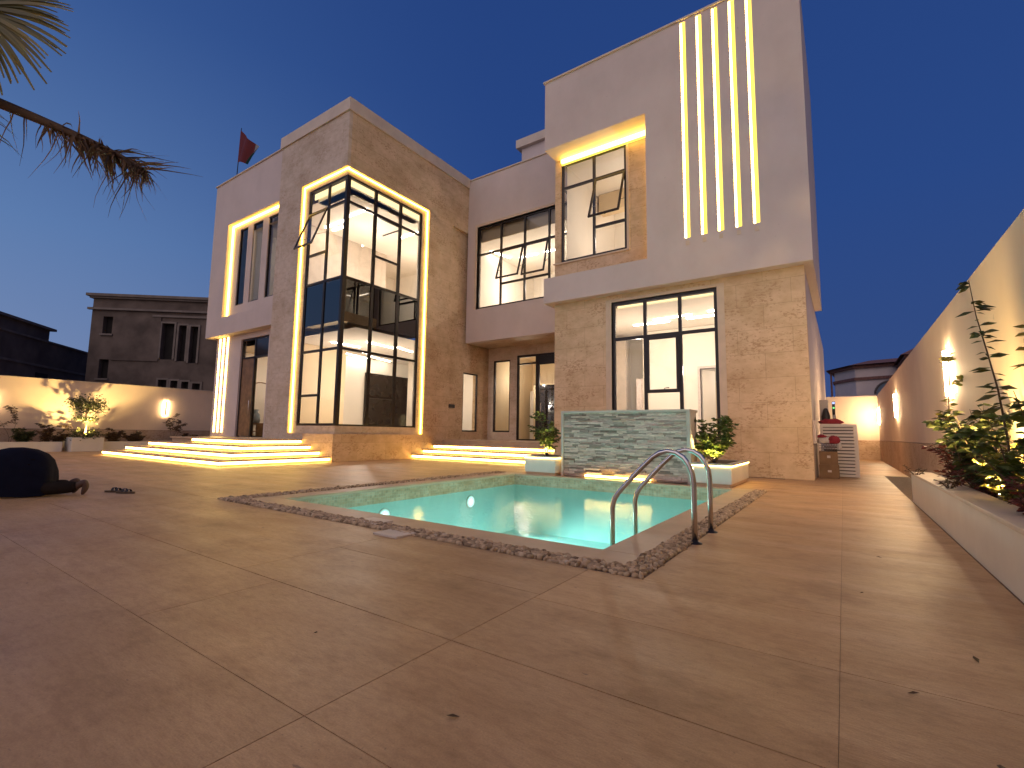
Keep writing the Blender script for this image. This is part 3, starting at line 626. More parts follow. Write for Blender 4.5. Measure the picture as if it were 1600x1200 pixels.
# corner window in the recess
f = frame_y('window', 13.93, -7.65, -5.3, 6.8, 10.45, [-6.44], [9.45], 0.085, 0.07, [(-6.41, -5.36, 7.79)])
pane_y(f, 13.965, -7.62, -6.44, 6.83, 10.42); pane_y(f, 13.965, -6.44, -5.33, 9.45, 10.42); pane_y(f, 13.965, -6.44, -5.33, 6.83, 7.79)
sash_y(f, 13.93, -6.40, -5.35, 7.80, 9.42, R(20))
m = MB(); m.box(-7.65, -7.58, 14.0, 16.08, 6.8, 6.86); m.box(-7.65, -7.58, 14.0, 16.08, 10.39, 10.45); m.box(-7.65, -7.58, 15.99, 16.08, 6.86, 10.39)
m.box(-7.645, -7.585, 14.0, 15.99, 9.42, 9.48); m.box(-7.66, -7.57, 14.95, 15.02, 6.86, 10.39)
f = m.build('window', 'frame', V); pane_x(f, -7.61, 14.0, 16.05, 6.83, 10.42)
# lower right window
f = frame_y('window', 13.46, -5.63, -2.62, 0.9, 5.0, [-4.62, -3.62], [3.86], 0.095, 0.07)
pane_y(f, 13.49, -5.6, -4.62, 0.93, 4.97); pane_y(f, 13.49, -4.62, -3.62, 3.86, 4.97); pane_y(f, 13.49, -3.62, -2.65, 0.93, 4.97); pane_y(f, 13.49, -4.62, -3.62, 0.93, 2.22)
m = MB(); m.box(-4.58, -3.66, 13.43, 13.48, 2.2, 2.30); m.box(-4.58, -3.66, 13.43, 13.48, 3.74, 3.82); m.box(-4.58, -4.50, 13.43, 13.48, 2.30, 3.74); m.box(-3.74, -3.66, 13.43, 13.48, 2.30, 3.74)
m.build('sash', 'frame', f); pane_y(f, 13.455, -4.52, -3.72, 2.28, 3.76)
m = MB(); m.tube([(-4.12, 13.54, 2.30), (-4.12, 13.60, 2.34), (-4.0, 13.62, 2.36)], 0.012, 6); m.build('handle', 'frame', f)
# left wing windows
for a, b in ((-21.75, -21.05), (-20.62, -19.8), (-19.35, -18.45)):
    f = frame_y('window', 9.99, a, b, 6.4, 9.87, fw=0.05); pane_y(f, 10.02, a+0.02, b-0.02, 6.42, 9.85)
# porch windows and door
f = frame_y('window', 17.74, -13.3, -12.35, 1.05, 4.35, fw=0.07); pane_y(f, 17.78, -13.28, -12.37, 1.07, 4.33)
m = MB(); X = TX-0.16
m.box(X-0.07, X, 16.05, 17.1, 1.05, 1.11); m.box(X-0.07, X, 16.05, 17.1, 3.61, 3.67); m.box(X-0.07, X, 16.05, 16.11, 1.11, 3.61); m.box(X-0.07, X, 17.04, 17.1, 1.11, 3.61)
f = m.build('window', 'frame', V); pane_x(f, X-0.04, 16.08, 17.07, 1.08, 3.64)
m = MB()
for b in ((-11.98, -9.3, 4.40, 4.5), (-11.98, -11.9, 0.7, 4.4), (-9.38, -9.3, 0.7, 4.4), (-11.0, -10.82, 0.7, 4.4), (-11.9, -11.0, 4.07, 4.14), (-11.9, -11.0, 0.7, 0.76)): m.box(b[0], b[1], 17.72, 17.80, b[2], b[3])
f = m.build('front_door', 'frame', V)
MB().box(-10.82, -9.38, 17.73, 17.79, 4.02, 4.4).build('transom_panel', 'frame', f)
pane_y(f, 17.76, -11.9, -11.0, 0.76, 4.4); pane_y(f, 17.77, -10.82, -9.38, 0.74, 4.02)
MB().tube([(-10.70, 17.70, 1.7), (-10.70, 17.66, 1.72), (-10.70, 17.66, 2.3), (-10.70, 17.70, 2.32)], 0.015, 8).build('handle', 'steel', f)
m = MB(); m.box(-11.88, -11.02, 19.3, 19.4, 0.70, 0.86); m.box(-11.88, -11.72, 19.3, 19.4, 0.86, 3.1); m.box(-11.16, -11.02, 19.3, 19.4, 0.86, 3.1)
# left door
m = MB()
for b in ((-21.15, -18.9, 4.78, 4.85), (-21.15, -21.07, 0.7, 4.78), (-18.98, -18.9, 0.7, 4.78), (-20.12, -20.02, 0.7, 4.78), (-21.07, -18.98, 3.98, 4.06)): m.box(b[0], b[1], 10.12, 10.22, b[2], b[3])
f = m.build('side_door', 'frame', V)
MB().box(-20.02, -18.98, 10.14, 10.2, 4.06, 4.78).build('transom_panel', 'black', f)
MB().box(-21.07, -20.12, 10.14, 10.19, 0.74, 3.98).build('door_leaf', 'wood', f)
MB().tube([(-20.2, 10.10, 1.6), (-20.2, 10.07, 1.62), (-20.2, 10.07, 2.2), (-20.2, 10.10, 2.22)], 0.014, 8).build('handle', 'steel', f)

# rooms: shells open towards their windows --------------------------
def room(x0, x1, y0, y1, z0, z1, wallm='interior', openings='y', floor='ifloor'):
    m = MB()
    def q(vs, mi=0): m.add(vs, [(0, 1, 2, 3)], mi)
    q([(x0, y0, z0), (x1, y0, z0), (x1, y1, z0), (x0, y1, z0)], 1)
    q([(x0, y0, z1), (x0, y1, z1), (x1, y1, z1), (x1, y0, z1)])
    q([(x0, y1, z0), (x1, y1, z0), (x1, y1, z1), (x0, y1, z1)])
    q([(x0, y0, z0), (x0, y1, z0), (x0, y1, z1), (x0, y0, z1)])
    if 'x' not in openings: q([(x1, y0, z0), (x1, y0, z1), (x1, y1, z1), (x1, y1, z0)])
    return m.build('room', [wallm, floor], V)
def clights(r, lst, mat='ceiling_led'):
    for (xa, ya, xb, yb, z) in lst:
        d = Vector((xb-xa, yb-ya, 0)); L = d.length/2; d.normalize(); n_ = Vector((-d.y, d.x, 0))
        MB().obox(((xa+xb)/2, (ya+yb)/2, z-0.012), d*L, n_*0.035, Vector((0, 0, 0.01))).build('ceiling_light', mat, r)
def room_fill(x, y, z, e):  # unseen point light added in each room, stands in for the ceiling strips
    ld = bpy.data.lights.new('room_fill', 'POINT'); ld.energy = e*0.42; ld.color = (1.0, 0.86, 0.72); ld.shadow_soft_size = 0.02
    lo = bpy.data.objects.new('room_fill', ld); C.objects.link(lo); lo.location = Vector((x, y, z-(1.3 if e > 100 else 0.8)))-org(V); lo.parent = V
for a in ((-15.9, 12.5, 9.1, 420), (-16.2, 15.8, 9.1, 300), (-16.2, 12.6, 4.2, 330), (-17.2, 16.6, 4.2, 260), (-21.5, 15.5, 4.1, 120), (-12.0, 18.4, 9.1, 300), (-9.3, 18.4, 9.1, 220),
          (-5.2, 15.6, 9.3, 300), (-5.6, 15.6, 4.4, 200), (-2.8, 15.6, 4.4, 200), (-3.0, 18.6, 3.8, 60), (-12.6, 19.3, 4.3, 90), (-9.6, 19.5, 4.3, 90), (-15.6, 17.4, 4.0, 110), (-21.0, 12.0, 4.1, 90), (-18.8, 11.2, 9.6, 18)): room_fill(*a)
# tower upper room
r = room(-20.5, -13.86, 9.95, 17.8, 6.05, 9.55, openings='yx')
clights(r, [(-16.0, 11.31, -14.7, 11.31, 9.54), (-17.6, 11.45, -16.3, 11.45, 9.54), (-17.6, 11.8, -16.7, 11.8, 9.54), (-18.6, 12.4, -17.9, 13.6, 9.54), (-15.8, 13.9, -14.6, 13.9, 9.54), (-15.2, 15.6, -14.2, 15.6, 9.54), (-19.5, 15, -18.2, 15, 9.54)])
m = MB(); m.box(-15.9, -14.25, 9.98, 10.3, 9.55, 9.85); m.box(-14.25, -13.92, 9.98, 13.2, 9.55, 9.85); m.build('ceiling_cove', 'interior', V)
m = MB(); m.box(-15.9, -14.25, 10.31, 10.36, 9.60, 9.66); m.box(-14.31, -14.26, 10.4, 13.2, 9.60, 9.66); m.build('cove_light', 'cove', V)
m = MB(); m.box(-13.93, -13.9, 9.95, 13.3, 9.62, 9.84); m.box(-15.95, -13.95, 9.86, 9.89, 9.62, 9.84); m.build('curtain_box_light', 'cove', V)
MB().box(-14.0, -13.8, 13.3, 17.8, 6.05, 9.9).build('inner_wall', 'interior', V)
m = MB(); m.box(-16.2, -15.2, 13.3, 13.33, 9.50, 9.545); m.box(-15.0, -14.2, 14.6, 14.63, 9.5, 9.545); m.build('air_grille', 'dark', V)
# tower lower room
r = room(-23.0, -13.86, 10.4, 20.0, 0.72, 4.62, openings='yx')
clights(r, [(-15.7, 12.35, -15.9, 13.9, 4.61), (-15.5, 13.6, -15.9, 15.0, 4.61), (-19.2, 12.6, -19.3, 13.6, 4.61), (-18.9, 13.6, -19.3, 15.2, 4.61), (-18.6, 14.8, -19.1, 16.5, 4.61), (-17.0, 11.6, -17.0, 13.0, 4.61), (-16.8, 16.5, -17.1, 18.5, 4.61)])
m = MB(); m.box(-19.6, -19.4, 13.4, 20, 0.72, 4.62); m.build('inner_wall', 'interior', V)
m = MB(); m.box(-20.9, -19.7, 15.0, 15.3, 0.72, 4.62); m.build('inner_wall', 'interior', V)
MB().box(-19.39, -19.3, 15.2, 19.4, 0.75, 3.9).build('dark_partition', 'black', V)
MB().box(-18.9, -16.2, 19.7, 19.95, 0.72, 3.7).build('dark_partition', 'black', V)
MB().box(-17.4, -16.7, 19.62, 19.69, 0.9, 2.0).build('lit_niche', 'cove', V)
MB().box(-15.6, -14.3, 19.6, 19.95, 0.72, 3.4).build('curtain', 'interior_warm', V)
MB().box(-14.0, -13.8, 13.3, 15.9, 0.72, 4.65).build('inner_wall', 'interior', V)
# middle upper room
r = room(-13.5, -7.95, 16.35, 21.5, 5.6, 9.55)
clights(r, [(-13.3, 17.3, -13.0, 18.5, 9.54), (-12.6, 18.75, -11.6, 18.75, 9.54), (-11.2, 18.75, -10.2, 18.75, 9.54), (-9.7, 18.6, -8.7, 18.6, 9.54), (-9.4, 17.4, -8.6, 17.4, 9.54)])
MB().box(-13.5, -7.95, 16.32, 17.1, 9.56, 10.2).build('curtain_box', 'interior_warm', V)
# recess corner room
r = room(-7.56, -2.0, 14.15, 18.4, 5.6, 10.35)
clights(r, [(-6.9, 17.6, -5.6, 17.6, 10.34), (-4.5, 15.5, -3.4, 15.5, 10.34)])
MB().box(-7.45, -2.0, 16.6, 17.0, 9.6, 10.34).build('ceiling_drop', 'interior_warm', V)
# lower right room
r = room(-7.3, -0.9, 13.75, 19.4, 0.72, 4.9)
clights(r, [(-5.95, 16.2, -4.7, 16.2, 4.89), (-5.1, 15.75, -3.85, 15.65, 4.89), (-4.1, 16.15, -3.0, 16.1, 4.89), (-3.3, 15.5, -2.2, 15.5, 4.89), (-2.6, 17.5, -1.6, 17.5, 4.89)])
MB().box(-5.6, -2.65, 13.8, 13.85, 4.9, 4.97).build('cove_light', 'cove', V)
m = wall('y', 17.5, 0.12, -6.1, -0.9, 0.72, 4.89, [(-4.05, -2.6, 0.72, 3.36)]); m.build('inner_wall', 'interior', V)
MB().box(-7.3, -6.72, 17.3, 17.55, 0.72, 4.6).build('grey_curtain', 'box_cap', V)
m = MB(); m.box(-4.13, -4.05, 17.46, 17.64, 0.72, 3.44); m.box(-2.6, -2.52, 17.46, 17.64, 0.72, 3.44); m.box(-4.05, -2.6, 17.46, 17.64, 3.36, 3.44); m.build('door_frame', 'whitecloth', V)
m = MB(); m.obox((-3.88, 17.95, 2.03), Vector((0.14, 0.33, 0)), Vector((0.02, -0.008, 0)), Vector((0, 0, 1.3))); m.build('inner_door', 'interior', V)
m = MB(); cx, cz, ry = -3.25, 2.6, 18.98
m.add([(cx+0.42*math.cos(k*math.pi/20), ry, cz+0.62*math.sin(k*math.pi/20)) for k in range(40)], [tuple(range(40))]); mo = m.build('round_mirror', 'mirror', V)
MB().tube([(cx+0.43*math.cos(k*math.pi/20), ry, cz+0.63*math.sin(k*math.pi/20)) for k in range(41)], 0.022, 6, cap=False).build('mirror_rim', 'gold', V)
m = MB(); m.box(-5.2, -2.2, 19.05, 19.3, 0.72, 3.0); m.build('tiled_wall', 'interior_warm', V)
MB().box(-6.3, -6.1, 17.3, 17.5, 0.72, 3.1).build('inner_door', 'whitecloth', V)
# porch hall
r = room(-13.5, -7.5, 18.0, 21.4, 0.72, 4.85, 'interior_warm')
clights(r, [(-11.8, 18.9, -11.0, 18.9, 4.84), (-10.3, 19.4, -9.5, 19.4, 4.84), (-13.1, 19.4, -12.4, 19.4, 4.84)])
m = MB(); m.box(-12.5, -11.2, 20.2, 20.3, 0.72, 3.4); m.build('dark_cabinet', 'black', V)
m = MB(); m.box(-12.62, -12.5, 20.15, 20.3, 0.72, 3.5); m.box(-11.2, -11.08, 20.15, 20.3, 0.72, 3.5); m.box(-12.62, -11.08, 20.15, 20.3, 3.4, 3.5); m.build('cabinet_frame', 'interior_warm', V)
m = MB(); m.box(-13.3, -12.2, 20.9, 21.3, 0.72, 3.2); m.build('inner_wall', 'interior', V)
# room seen through the small porch window
r = room(-17.2, -14.1, 16.02, 19.5, 0.72, 4.4, openings='yx'); clights(r, [(-16, 16.8, -15, 16.8, 4.39), (-15.8, 18.2, -14.8, 18.2, 4.39)])
# left upper room, unlit but for the right bay
r = room(-23.4, -17.9, 10.2, 15, 5.5, 10.3, 'box_cap', floor='box_cap')
MB().box(-19.5, -18.3, 10.5, 10.55, 6.0, 10.1).build('curtain', 'whitecloth', V)
clights(r, [(-18.9, 10.3, -18.5, 10.3, 10.29)])
# left door room
r2_ = room(-23.05, -18.3, 10.35, 13.28, 0.72, 4.61, 'interior_warm', 'y'); clights(r2_, [(-20.5, 11.3, -19.9, 11.3, 4.6), (-21.9, 12.3, -21.2, 12.3, 4.6)])
MB().tube([(-23.0, 12.0+0.72*math.cos(k*math.pi/16), 2.55+0.72*math.sin(k*math.pi/16)) for k in range(17)], 0.025, 6).build('arch_trim', 'wood', V)
m = MB(); m.box(-22.6, -21.4, 11.1, 11.5, 1.22, 1.30); m.box(-22.6, -22.5, 11.1, 11.5, 0.72, 1.22); m.box(-21.5, -21.4, 11.1, 11.5, 0.72, 1.22); m.box(-22.5, -21.5, 11.15, 11.5, 0.9, 0.96); m.build('console_table', 'wood', V)
m = MB().lathe((-21.95, 11.3, 1.30), [(0.0, 0), (0.16, 0), (0.2, 0.15), (0.17, 0.4), (0.08, 0.5), (0.12, 0.62), (0.0, 0.62)], 20); m.build('vase', 'bluegrey', V)

# door bell beside the porch, small holes
MB().box(TX-0.13, TX-0.09, 15.15, 15.5, 2.05, 2.2).build('door_bell', 'dark', V)
MB().box(-10.2, -10.0, 17.66, 17.70, 2.0, 2.12).build('switch_plate', 'dark', V)
MB().box(-0.6, -0.53, 13.52, 13.9, 0.86, 1.42).build('meter_box', 'plaster', V, bevel=0.01)

# steps ---------------------------------------------------------------
def steps(root, tiers, rise=0.175):
    for i, (x0, x1, y0, y1, ledspec) in enumerate(tiers):
        z0, z1 = i*rise, (i+1)*rise
        MB().box(x0+0.06, x1-0.06, y0+0.06, y1, z0+0.001, z1-0.05).build('riser', 'coping', root)
        MB().box(x0, x1, y0, y1+0.001, z1-0.05, z1).build('tread', 'coping', root, bevel=0.006)
        for b in ledspec(z1): MB().box(*b).build('led_strip', 'led_step', root)
SL = thing('entrance_steps', (-18.5, 7.8, 0), 'wide wrap-around steps lit under each tread in front of the tower and side door', 'steps')
tiers = []
for i in range(4):
    x0 = -22.85+0.5*i; x1 = -13.65-0.55*i; y0 = 6.12+0.55*i
    y1 = 9.50
    def sp(z1, x0=x0, x1=x1, y0=y0, y1=y1, i=i):
        xs = x0+0.03 if i < 3 else -19.5
        return [(xs, x1-0.03, y0+0.030, y0+0.058, z1-0.118, z1-0.053), (x1-0.058, x1-0.030, y0+0.06, y1, z1-0.118, z1-0.053)]
    tiers.append((x0, x1, y0, y1, sp))
steps(SL, tiers)
MB().box(-22.6, -15.33, 9.51, 10.04, 0, 0.7).build('landing', 'coping', SL)
SR = thing('porch_steps', (-10.5, 13.5, 0), 'straight steps lit under each tread between the tower and the right block', 'steps')
tiers = []
for i in range(4):
    y0 = 12.94+0.58*i; xr = -7.2 if i == 0 else -7.62
    def sp(z1, y0=y0, xr=xr): return [(-13.55, xr-0.04, y0+0.030, y0+0.058, z1-0.118, z1-0.053)]
    xl = TX+0.025 if i == 0 else (TX+0.002)
    yb = 13.39 if i == 0 else 14.69
    tiers.append((xl, xr, y0, yb, sp))
steps(SR, tiers)
MB().box(TX+0.002, -7.62, 13.39, 14.69, 0, 0.17).build('step_core', 'coping', SR)

# ------------------------------------------------------------------ feature wall and planters by the pool
FW = thing('feature_wall', (-4.15, 10.5, 0), 'free-standing grey slate feature wall with a pale frame at the far end of the pool', 'wall')
m = MB(); m.box(-5.62, -2.62, 10.42, 10.85, 0, 1.50); m.build('core', 'box_cap', FW)
m = MB(); m.box(-5.64, -2.60, 10.27, 10.9, 1.50, 1.555); m.box(-5.64, -5.575, 10.27, 10.42, 0, 1.50); m.box(-2.68, -2.60, 10.27, 10.42, 0, 1.50); m.build('frame', 'box_cap', FW, bevel=0.006)
rnd = random.Random(3); m = MB(); z = 0.02
while z < 1.495:
    hh = min(rnd.choice((0.028, 0.034, 0.042, 0.05)), 1.5-z); x = -5.575
    while x < -2.68:
        L = min(rnd.uniform(0.10, 0.42), -2.68-x)
        if -2.68-(x+L) < 0.06: L = -2.68-x
        dp = rnd.uniform(0, 0.045)
        m.box(x+0.001, x+L-0.001, 10.335-dp, 10.419, z+0.0015, z+hh-0.0015); x += L
    z += hh
m.build('slate_ledges', 'slate', FW)
MB().box(-5.0, -3.45, 10.262, 10.28, 0.03, 0.062).build('led_strip', 'led_core', FW)

def leaf(mb, p, d, L, W, rnd, droop=0.2, mi=0):
    d = Vector(d).normalized(); side = d.cross(Vector((0, 0, 1)))
    if side.length < 0.05: side = Vector((1, 0, 0))
    side.normalize(); tw = rnd.uniform(-0.9, 0.9)
    side = (side*math.cos(tw)+d.cross(side)*math.sin(tw))
    n_ = d.cross(side); m_ = p+d*L*0.5+n_*L*0.06
    tip = p+d*L+Vector((0, 0, -droop*L))
    mb.add([p, m_-side*W*0.5, tip, m_+side*W*0.5, p+d*L*0.52-n_*L*0.05], [(0, 1, 4), (1, 2, 4), (2, 3, 4), (3, 0, 4)], mi)
def shrub(name, label, cat, base, h, spread, nst, nbr, ls, mat, seed, group=None, lean=(0, 0), leafn=9, bare=0.25, stem_r=0.008, wratio=0.5, up=0.6, clump=1):
    rnd = random.Random(seed); root = thing(name, base, label, cat, group); b = Vector(base)
    st = MB(); lf = MB()
    def stem(p, d, L, r, depth):
        n = 6; pts = [p.copy()]; dd = d.normalized()
        for i in range(n):
            wv = .04 if spread < 0.03 and depth == 0 else .13
            dd = (dd+Vector((rnd.gauss(0, wv), rnd.gauss(0, wv), rnd.gauss(0.05, .08)))).normalized()
            p = p+dd*L/n; pts.append(p.copy())
        st.tube(pts, [r*(1-0.75*i/n) for i in range(n+1)], 5, 0, False)
        for k in range(leafn):
            t = bare+(1-bare)*rnd.random() if depth == 0 else 0.15+0.85*rnd.random()
            j = min(n-1, int(t*n)); q = pts[j].lerp(pts[j+1], t*n-j)
            for c in range(clump):
                a = rnd.uniform(0, 6.28); dr = Vector((math.cos(a), math.sin(a), rnd.uniform(-0.3, up)))
                s = ls*rnd.uniform(0.55, 1.25); leaf(lf, q, dr, s, s*wratio, rnd)
        if depth == 0:
            for k in range(nbr):
                t = bare+(1-bare)*(k+rnd.random())/max(1, nbr); j = min(n-1, int(t*n)); q = pts[j].lerp(pts[j+1], t*n-j)
                a = rnd.uniform(0, 6.28); dr = Vector((math.cos(a), math.sin(a), rnd.uniform(0.1, up+.2)))
                stem(q, dr, L*rnd.uniform(0.2, 0.42)*(1.15-0.6*t), r*0.5, 1)
    for i in range(nst):
        a = 2*math.pi*(i+rnd.random()*.6)/nst; rr = spread*rnd.uniform(0.4, 1.0)
        d = Vector((math.cos(a)*rr+lean[0], math.sin(a)*rr+lean[1], h))
        stem(b+Vector((math.cos(a)*0.03, math.sin(a)*0.03, 0)), d, (h if nst > 6 else d.length)*rnd.uniform(0.58 if nst > 6 else 0.8, 1.05), stem_r, 0)
    st.build('stems', 'stem', root); lf.build('foliage', mat, root)
    return root
SPOTS = []
def spot(base, target, energy, label, size=70, col=(1.0, 0.70, 0.26)):
    o = thing('garden_spotlight', base, label, 'spotlight', 'garden uplights')
    b = Vector(base)
    d = (Vector(target)-b).normalized()
    m = MB(); m.tube([b, b+Vector((0, 0, 0.05))], 0.008, 6); m.tube([b+Vector((0, 0, 0.05))-d*0.03, b+Vector((0, 0, 0.05))+d*0.05], 0.035, 14)
    m.build('housing', 'dark', o)
    c = b+Vector((0, 0, 0.05))+d*0.052; a = d.orthogonal().normalized(); e = d.cross(a)
    MB().add([c+(a*math.cos(k*math.pi/7)+e*math.sin(k*math.pi/7))*0.03 for k in range(14)], [tuple(range(14))]).build('lens', 'spot', o)
    ld = bpy.data.lights.new('spot_beam', 'SPOT'); ld.energy = energy; ld.color = col; ld.spot_size = R(size); ld.spot_blend = 0.6; ld.shadow_soft_size = 0.03
    lo = bpy.data.objects.new('spot_beam', ld); C.objects.link(lo); lo.parent = o; lo.location = c+d*0.01-b
    lo.rotation_euler = (-d).to_track_quat('Z', 'Y').to_euler()
def light_planter(x0, x1, y0, y1, label, hh=0.46):
    o = thing('box_planter', ((x0+x1)/2, (y0+y1)/2, 0), label, 'planter', 'white planters beside the slate wall')
    MB().box(x0+0.05, x1-0.05, y0+0.05, y1-0.05, 0.002, 0.07).build('base', 'coping', o)
    MB().box(x0+0.02, x1-0.02, y0+0.02, y1-0.02, 0.07, hh-0.04).build('body', 'white_box', o, bevel=0.004)
    m = MB(); t = 0.13
    for b in ((x0, x1, y0, y0+t), (x0, x1, y1-t, y1), (x0, x0+t, y0+t, y1-t), (x1-t, x1, y0+t, y1-t)): m.box(*b, hh-0.03, hh)
    m.build('rim', 'box_cap', o)
    MB().box(x0+t, x1-t, y0+t, y1-t, hh-0.039, hh-0.012).build('soil', 'soil', o)
    MB().box(x0+0.02, x1-0.005, y0+0.004, y0+0.016, hh-0.055, hh-0.034).build('led_strip', 'led_step', o)
    MB().box(x1-0.016, x1-0.004, y0+0.02, y1-0.02, hh-0.055, hh-0.034).build('led_strip', 'led_step', o)
light_planter(-2.58, -1.80, 10.12, 12.2, 'white box planter with a light line under its rim, right of the slate wall')
light_planter(-6.58, -5.68, 10.08, 11.2, 'white box planter left of the slate wall, beside the porch steps')
shrub('potted_bush', 'round leafy green bush in the white planter right of the slate wall', 'bush', (-2.27, 10.85, 0.45), 1.08, 0.85, 13, 6, 0.105, 'leaf', 21, 'bushes beside the slate wall', leafn=20, bare=0.15, wratio=0.65)
shrub('potted_bush', 'smaller upright bush in the white planter left of the slate wall', 'bush', (-6.2, 10.6, 0.45), 1.12, 0.5, 8, 5, 0.10, 'leaf', 22, 'bushes beside the slate wall', leafn=17, bare=0.2, wratio=0.65)
spot((-2.2, 10.50, 0.45), (-2.27, 10.75, 1.3), 160, 'small spotlight glowing under the bush right of the slate wall', 150)
spot((-6.13, 10.42, 0.45), (-6.2, 10.55, 1.4), 110, 'small spotlight glowing under the bush left of the slate wall', 150)
shrub('seedling', 'red sprig peeping over the top of the slate wall', 'plant', (-5.2, 11.2, 0.0), 1.62, 0.12, 4, 2, 0.05, 'leaf_red', 24, leafn=6, bare=0.7)

# ------------------------------------------------------------------ boundary walls, lamps and their planters
def bwall(name, label, group='plastered boundary walls'):
    return thing(name, (0, 0, 0), label, 'wall', group)
W = bwall('boundary_wall', 'tall plastered boundary wall on the right with three lit bar lamps')
ORG[W.name] = Vector((0, 0, 0))
MB().box(1.4, 1.62, -12, 28.2, 0.92, 3.03).build('plaster_face', 'boundary', W)
MB().box(1.38, 1.62, -12, 28.2, -0.05, 0.905).build('dado', 'dado', W)
W = bwall('boundary_wall', 'plastered boundary wall closing the narrow yard behind the house')
MB().box(-0.6-23, 1.62, 28.201, 28.4, 0.92, 3.0).build('plaster_face', 'boundary', W)
MB().box(-23.6, 1.379, 28.18, 28.4, -0.05, 0.905).build('dado', 'dado', W)
W = bwall('boundary_wall', 'long plastered boundary wall on the left behind the steps and low planting')
MB().box(-28.1, -27.9, -12, 28, 0.92, 3.0).build('plaster_face', 'boundary', W)
MB().box(-28.1, -27.88, -12, 28, -0.05, 0.905).build('dado', 'dado', W)
MB().box(-28.13, -27.87, -12, 28, 3.0, 3.05).build('coping', 'cap', W)
def wlamp(loc, side, label, hd=0.022, hh=0.02):
    o = thing('wall_lamp', loc, label, 'lamp', 'bar lamps on the boundary walls'); x, y, z = loc; s = side
    def sb(d0, d1, hw, nm, mt):
        MB().box(min(x+s*d0, x+s*d1), max(x+s*d0, x+s*d1), y-hw, y+hw, z-0.35, z+0.35).build(nm, mt, o)
    if hd > 0.02: sb(0.0, 0.018, 0.02, 'housing', 'frame'); sb(0.019, 0.06, hd, 'diffuser', 'lamp_white')
    else: sb(0.0, 0.035, hd, 'diffuser', 'lamp_slim'); sb(0.037, 0.055, hh, 'housing', 'frame')
wlamp((1.4, 9.9, 2.02), -1, 'vertical bar lamp on the right boundary wall, the one nearest the camera')
wlamp((1.4, 18.9, 2.02), -1, 'vertical bar lamp on the right boundary wall, middle of the three')
wlamp((1.4, 27.3, 2.02), -1, 'vertical bar lamp on the right boundary wall, next to the far corner')
wlamp((-27.9, 9.85, 2.0), 1, 'slim bar lamp glowing on the left boundary wall near the house', 0.012, 0.045)
wlamp((-27.9, 3.85, 2.0), 1, 'slim bar lamp on the left boundary wall at the very edge of the picture', 0.012, 0.045)
PR = thing('raised_planter', (1.1, 4, 0), 'long low plastered planter running along the right boundary wall', 'planter')
MB().box(0.87, 1.10, -12, 10.1, 0, 0.44).build('front_wall', 'white_box', PR)
MB().box(0.85, 1.13, -12, 10.12, 0.44, 0.475).build('coping', 'cap', PR, bevel=0.006)
MB().box(1.10, 1.379, 10.0, 10.1, 0, 0.44).build('end_wall', 'white_box', PR)
MB().box(1.10, 1.379, -12, 10.0, 0, 0.42).build('soil', 'soil', PR)
PL = thing('raised_planter', (-27, 4, 0), 'long low stone planter running along the left boundary wall', 'planter')
for a, b in ((-12, 5.8), (7.1, 12)):
    MB().box(-26.6, -26.4, a, b, 0, 0.40).build('front_wall', 'white_box', PL)
    MB().box(-27.87, -26.6, a, b, 0, 0.33).build('soil', 'soil', PL)
PB = thing('box_planter', (-26.4, 6.5, 0), 'square pale planter box holding the small topiary tree on the left', 'planter')
MB().box(-27.2, -26.05, 6.0, 7.05, 0, 0.58).build('body', 'white_box', PB, bevel=0.01)
MB().box(-27.1, -26.15, 6.1, 6.95, 0.58, 0.585).build('soil', 'soil', PB)
# small topiary tree
rnd = random.Random(8)
T = thing('topiary_tree', (-26.5, 6.5, 0.58), 'small tiered tree lit from below in front of the left boundary wall', 'tree')
tb = Vector((-26.5, 6.5, 0.58)); m = MB(); m.tube([tb, tb+Vector((0.03, .02, .5)), tb+Vector((0, -.02, 1.0)), tb+Vector((0.02, 0, 1.6))], [0.035, 0.03, 0.025, 0.012], 7)
lf = MB()
for (c, rr, hh, nn) in (((0, 0.02, 1.36), 0.50, 0.26, 1100), ((0, 0, 0.80), 0.32, 0.12, 240), ((0, 0, 0.12), 0.45, 0.2, 420)):
    for k in range(8):
        a = k*0.785+rnd.random()*.4; e = tb+Vector(c)+Vector((math.cos(a)*rr*.8, math.sin(a)*rr*.8, rnd.uniform(-hh, hh)*.5)); s0 = tb+Vector((0, 0, max(0, c[2]-0.15)))
        m.tube([s0, s0.lerp(e, .5)+Vector((0, 0, .04)), e], [0.012, 0.008, 0.004], 5)
        for q in range(nn//8):
            p = e+Vector((rnd.gauss(0, rr*.28), rnd.gauss(0, rr*.28), rnd.gauss(0, hh*.5)))
            leaf(lf, p, (rnd.uniform(-1, 1), rnd.uniform(-1, 1), rnd.uniform(-.4, .6)), 0.105, 0.065, rnd)
m.build('trunk', 'stem', T); lf.build('crown', 'leaf_dark', T)
spot((-26.25, 6.5, 0.585), (-26.75, 6.5, 1.6), 900, 'spotlight under the small tiered tree by the left boundary wall', 120)
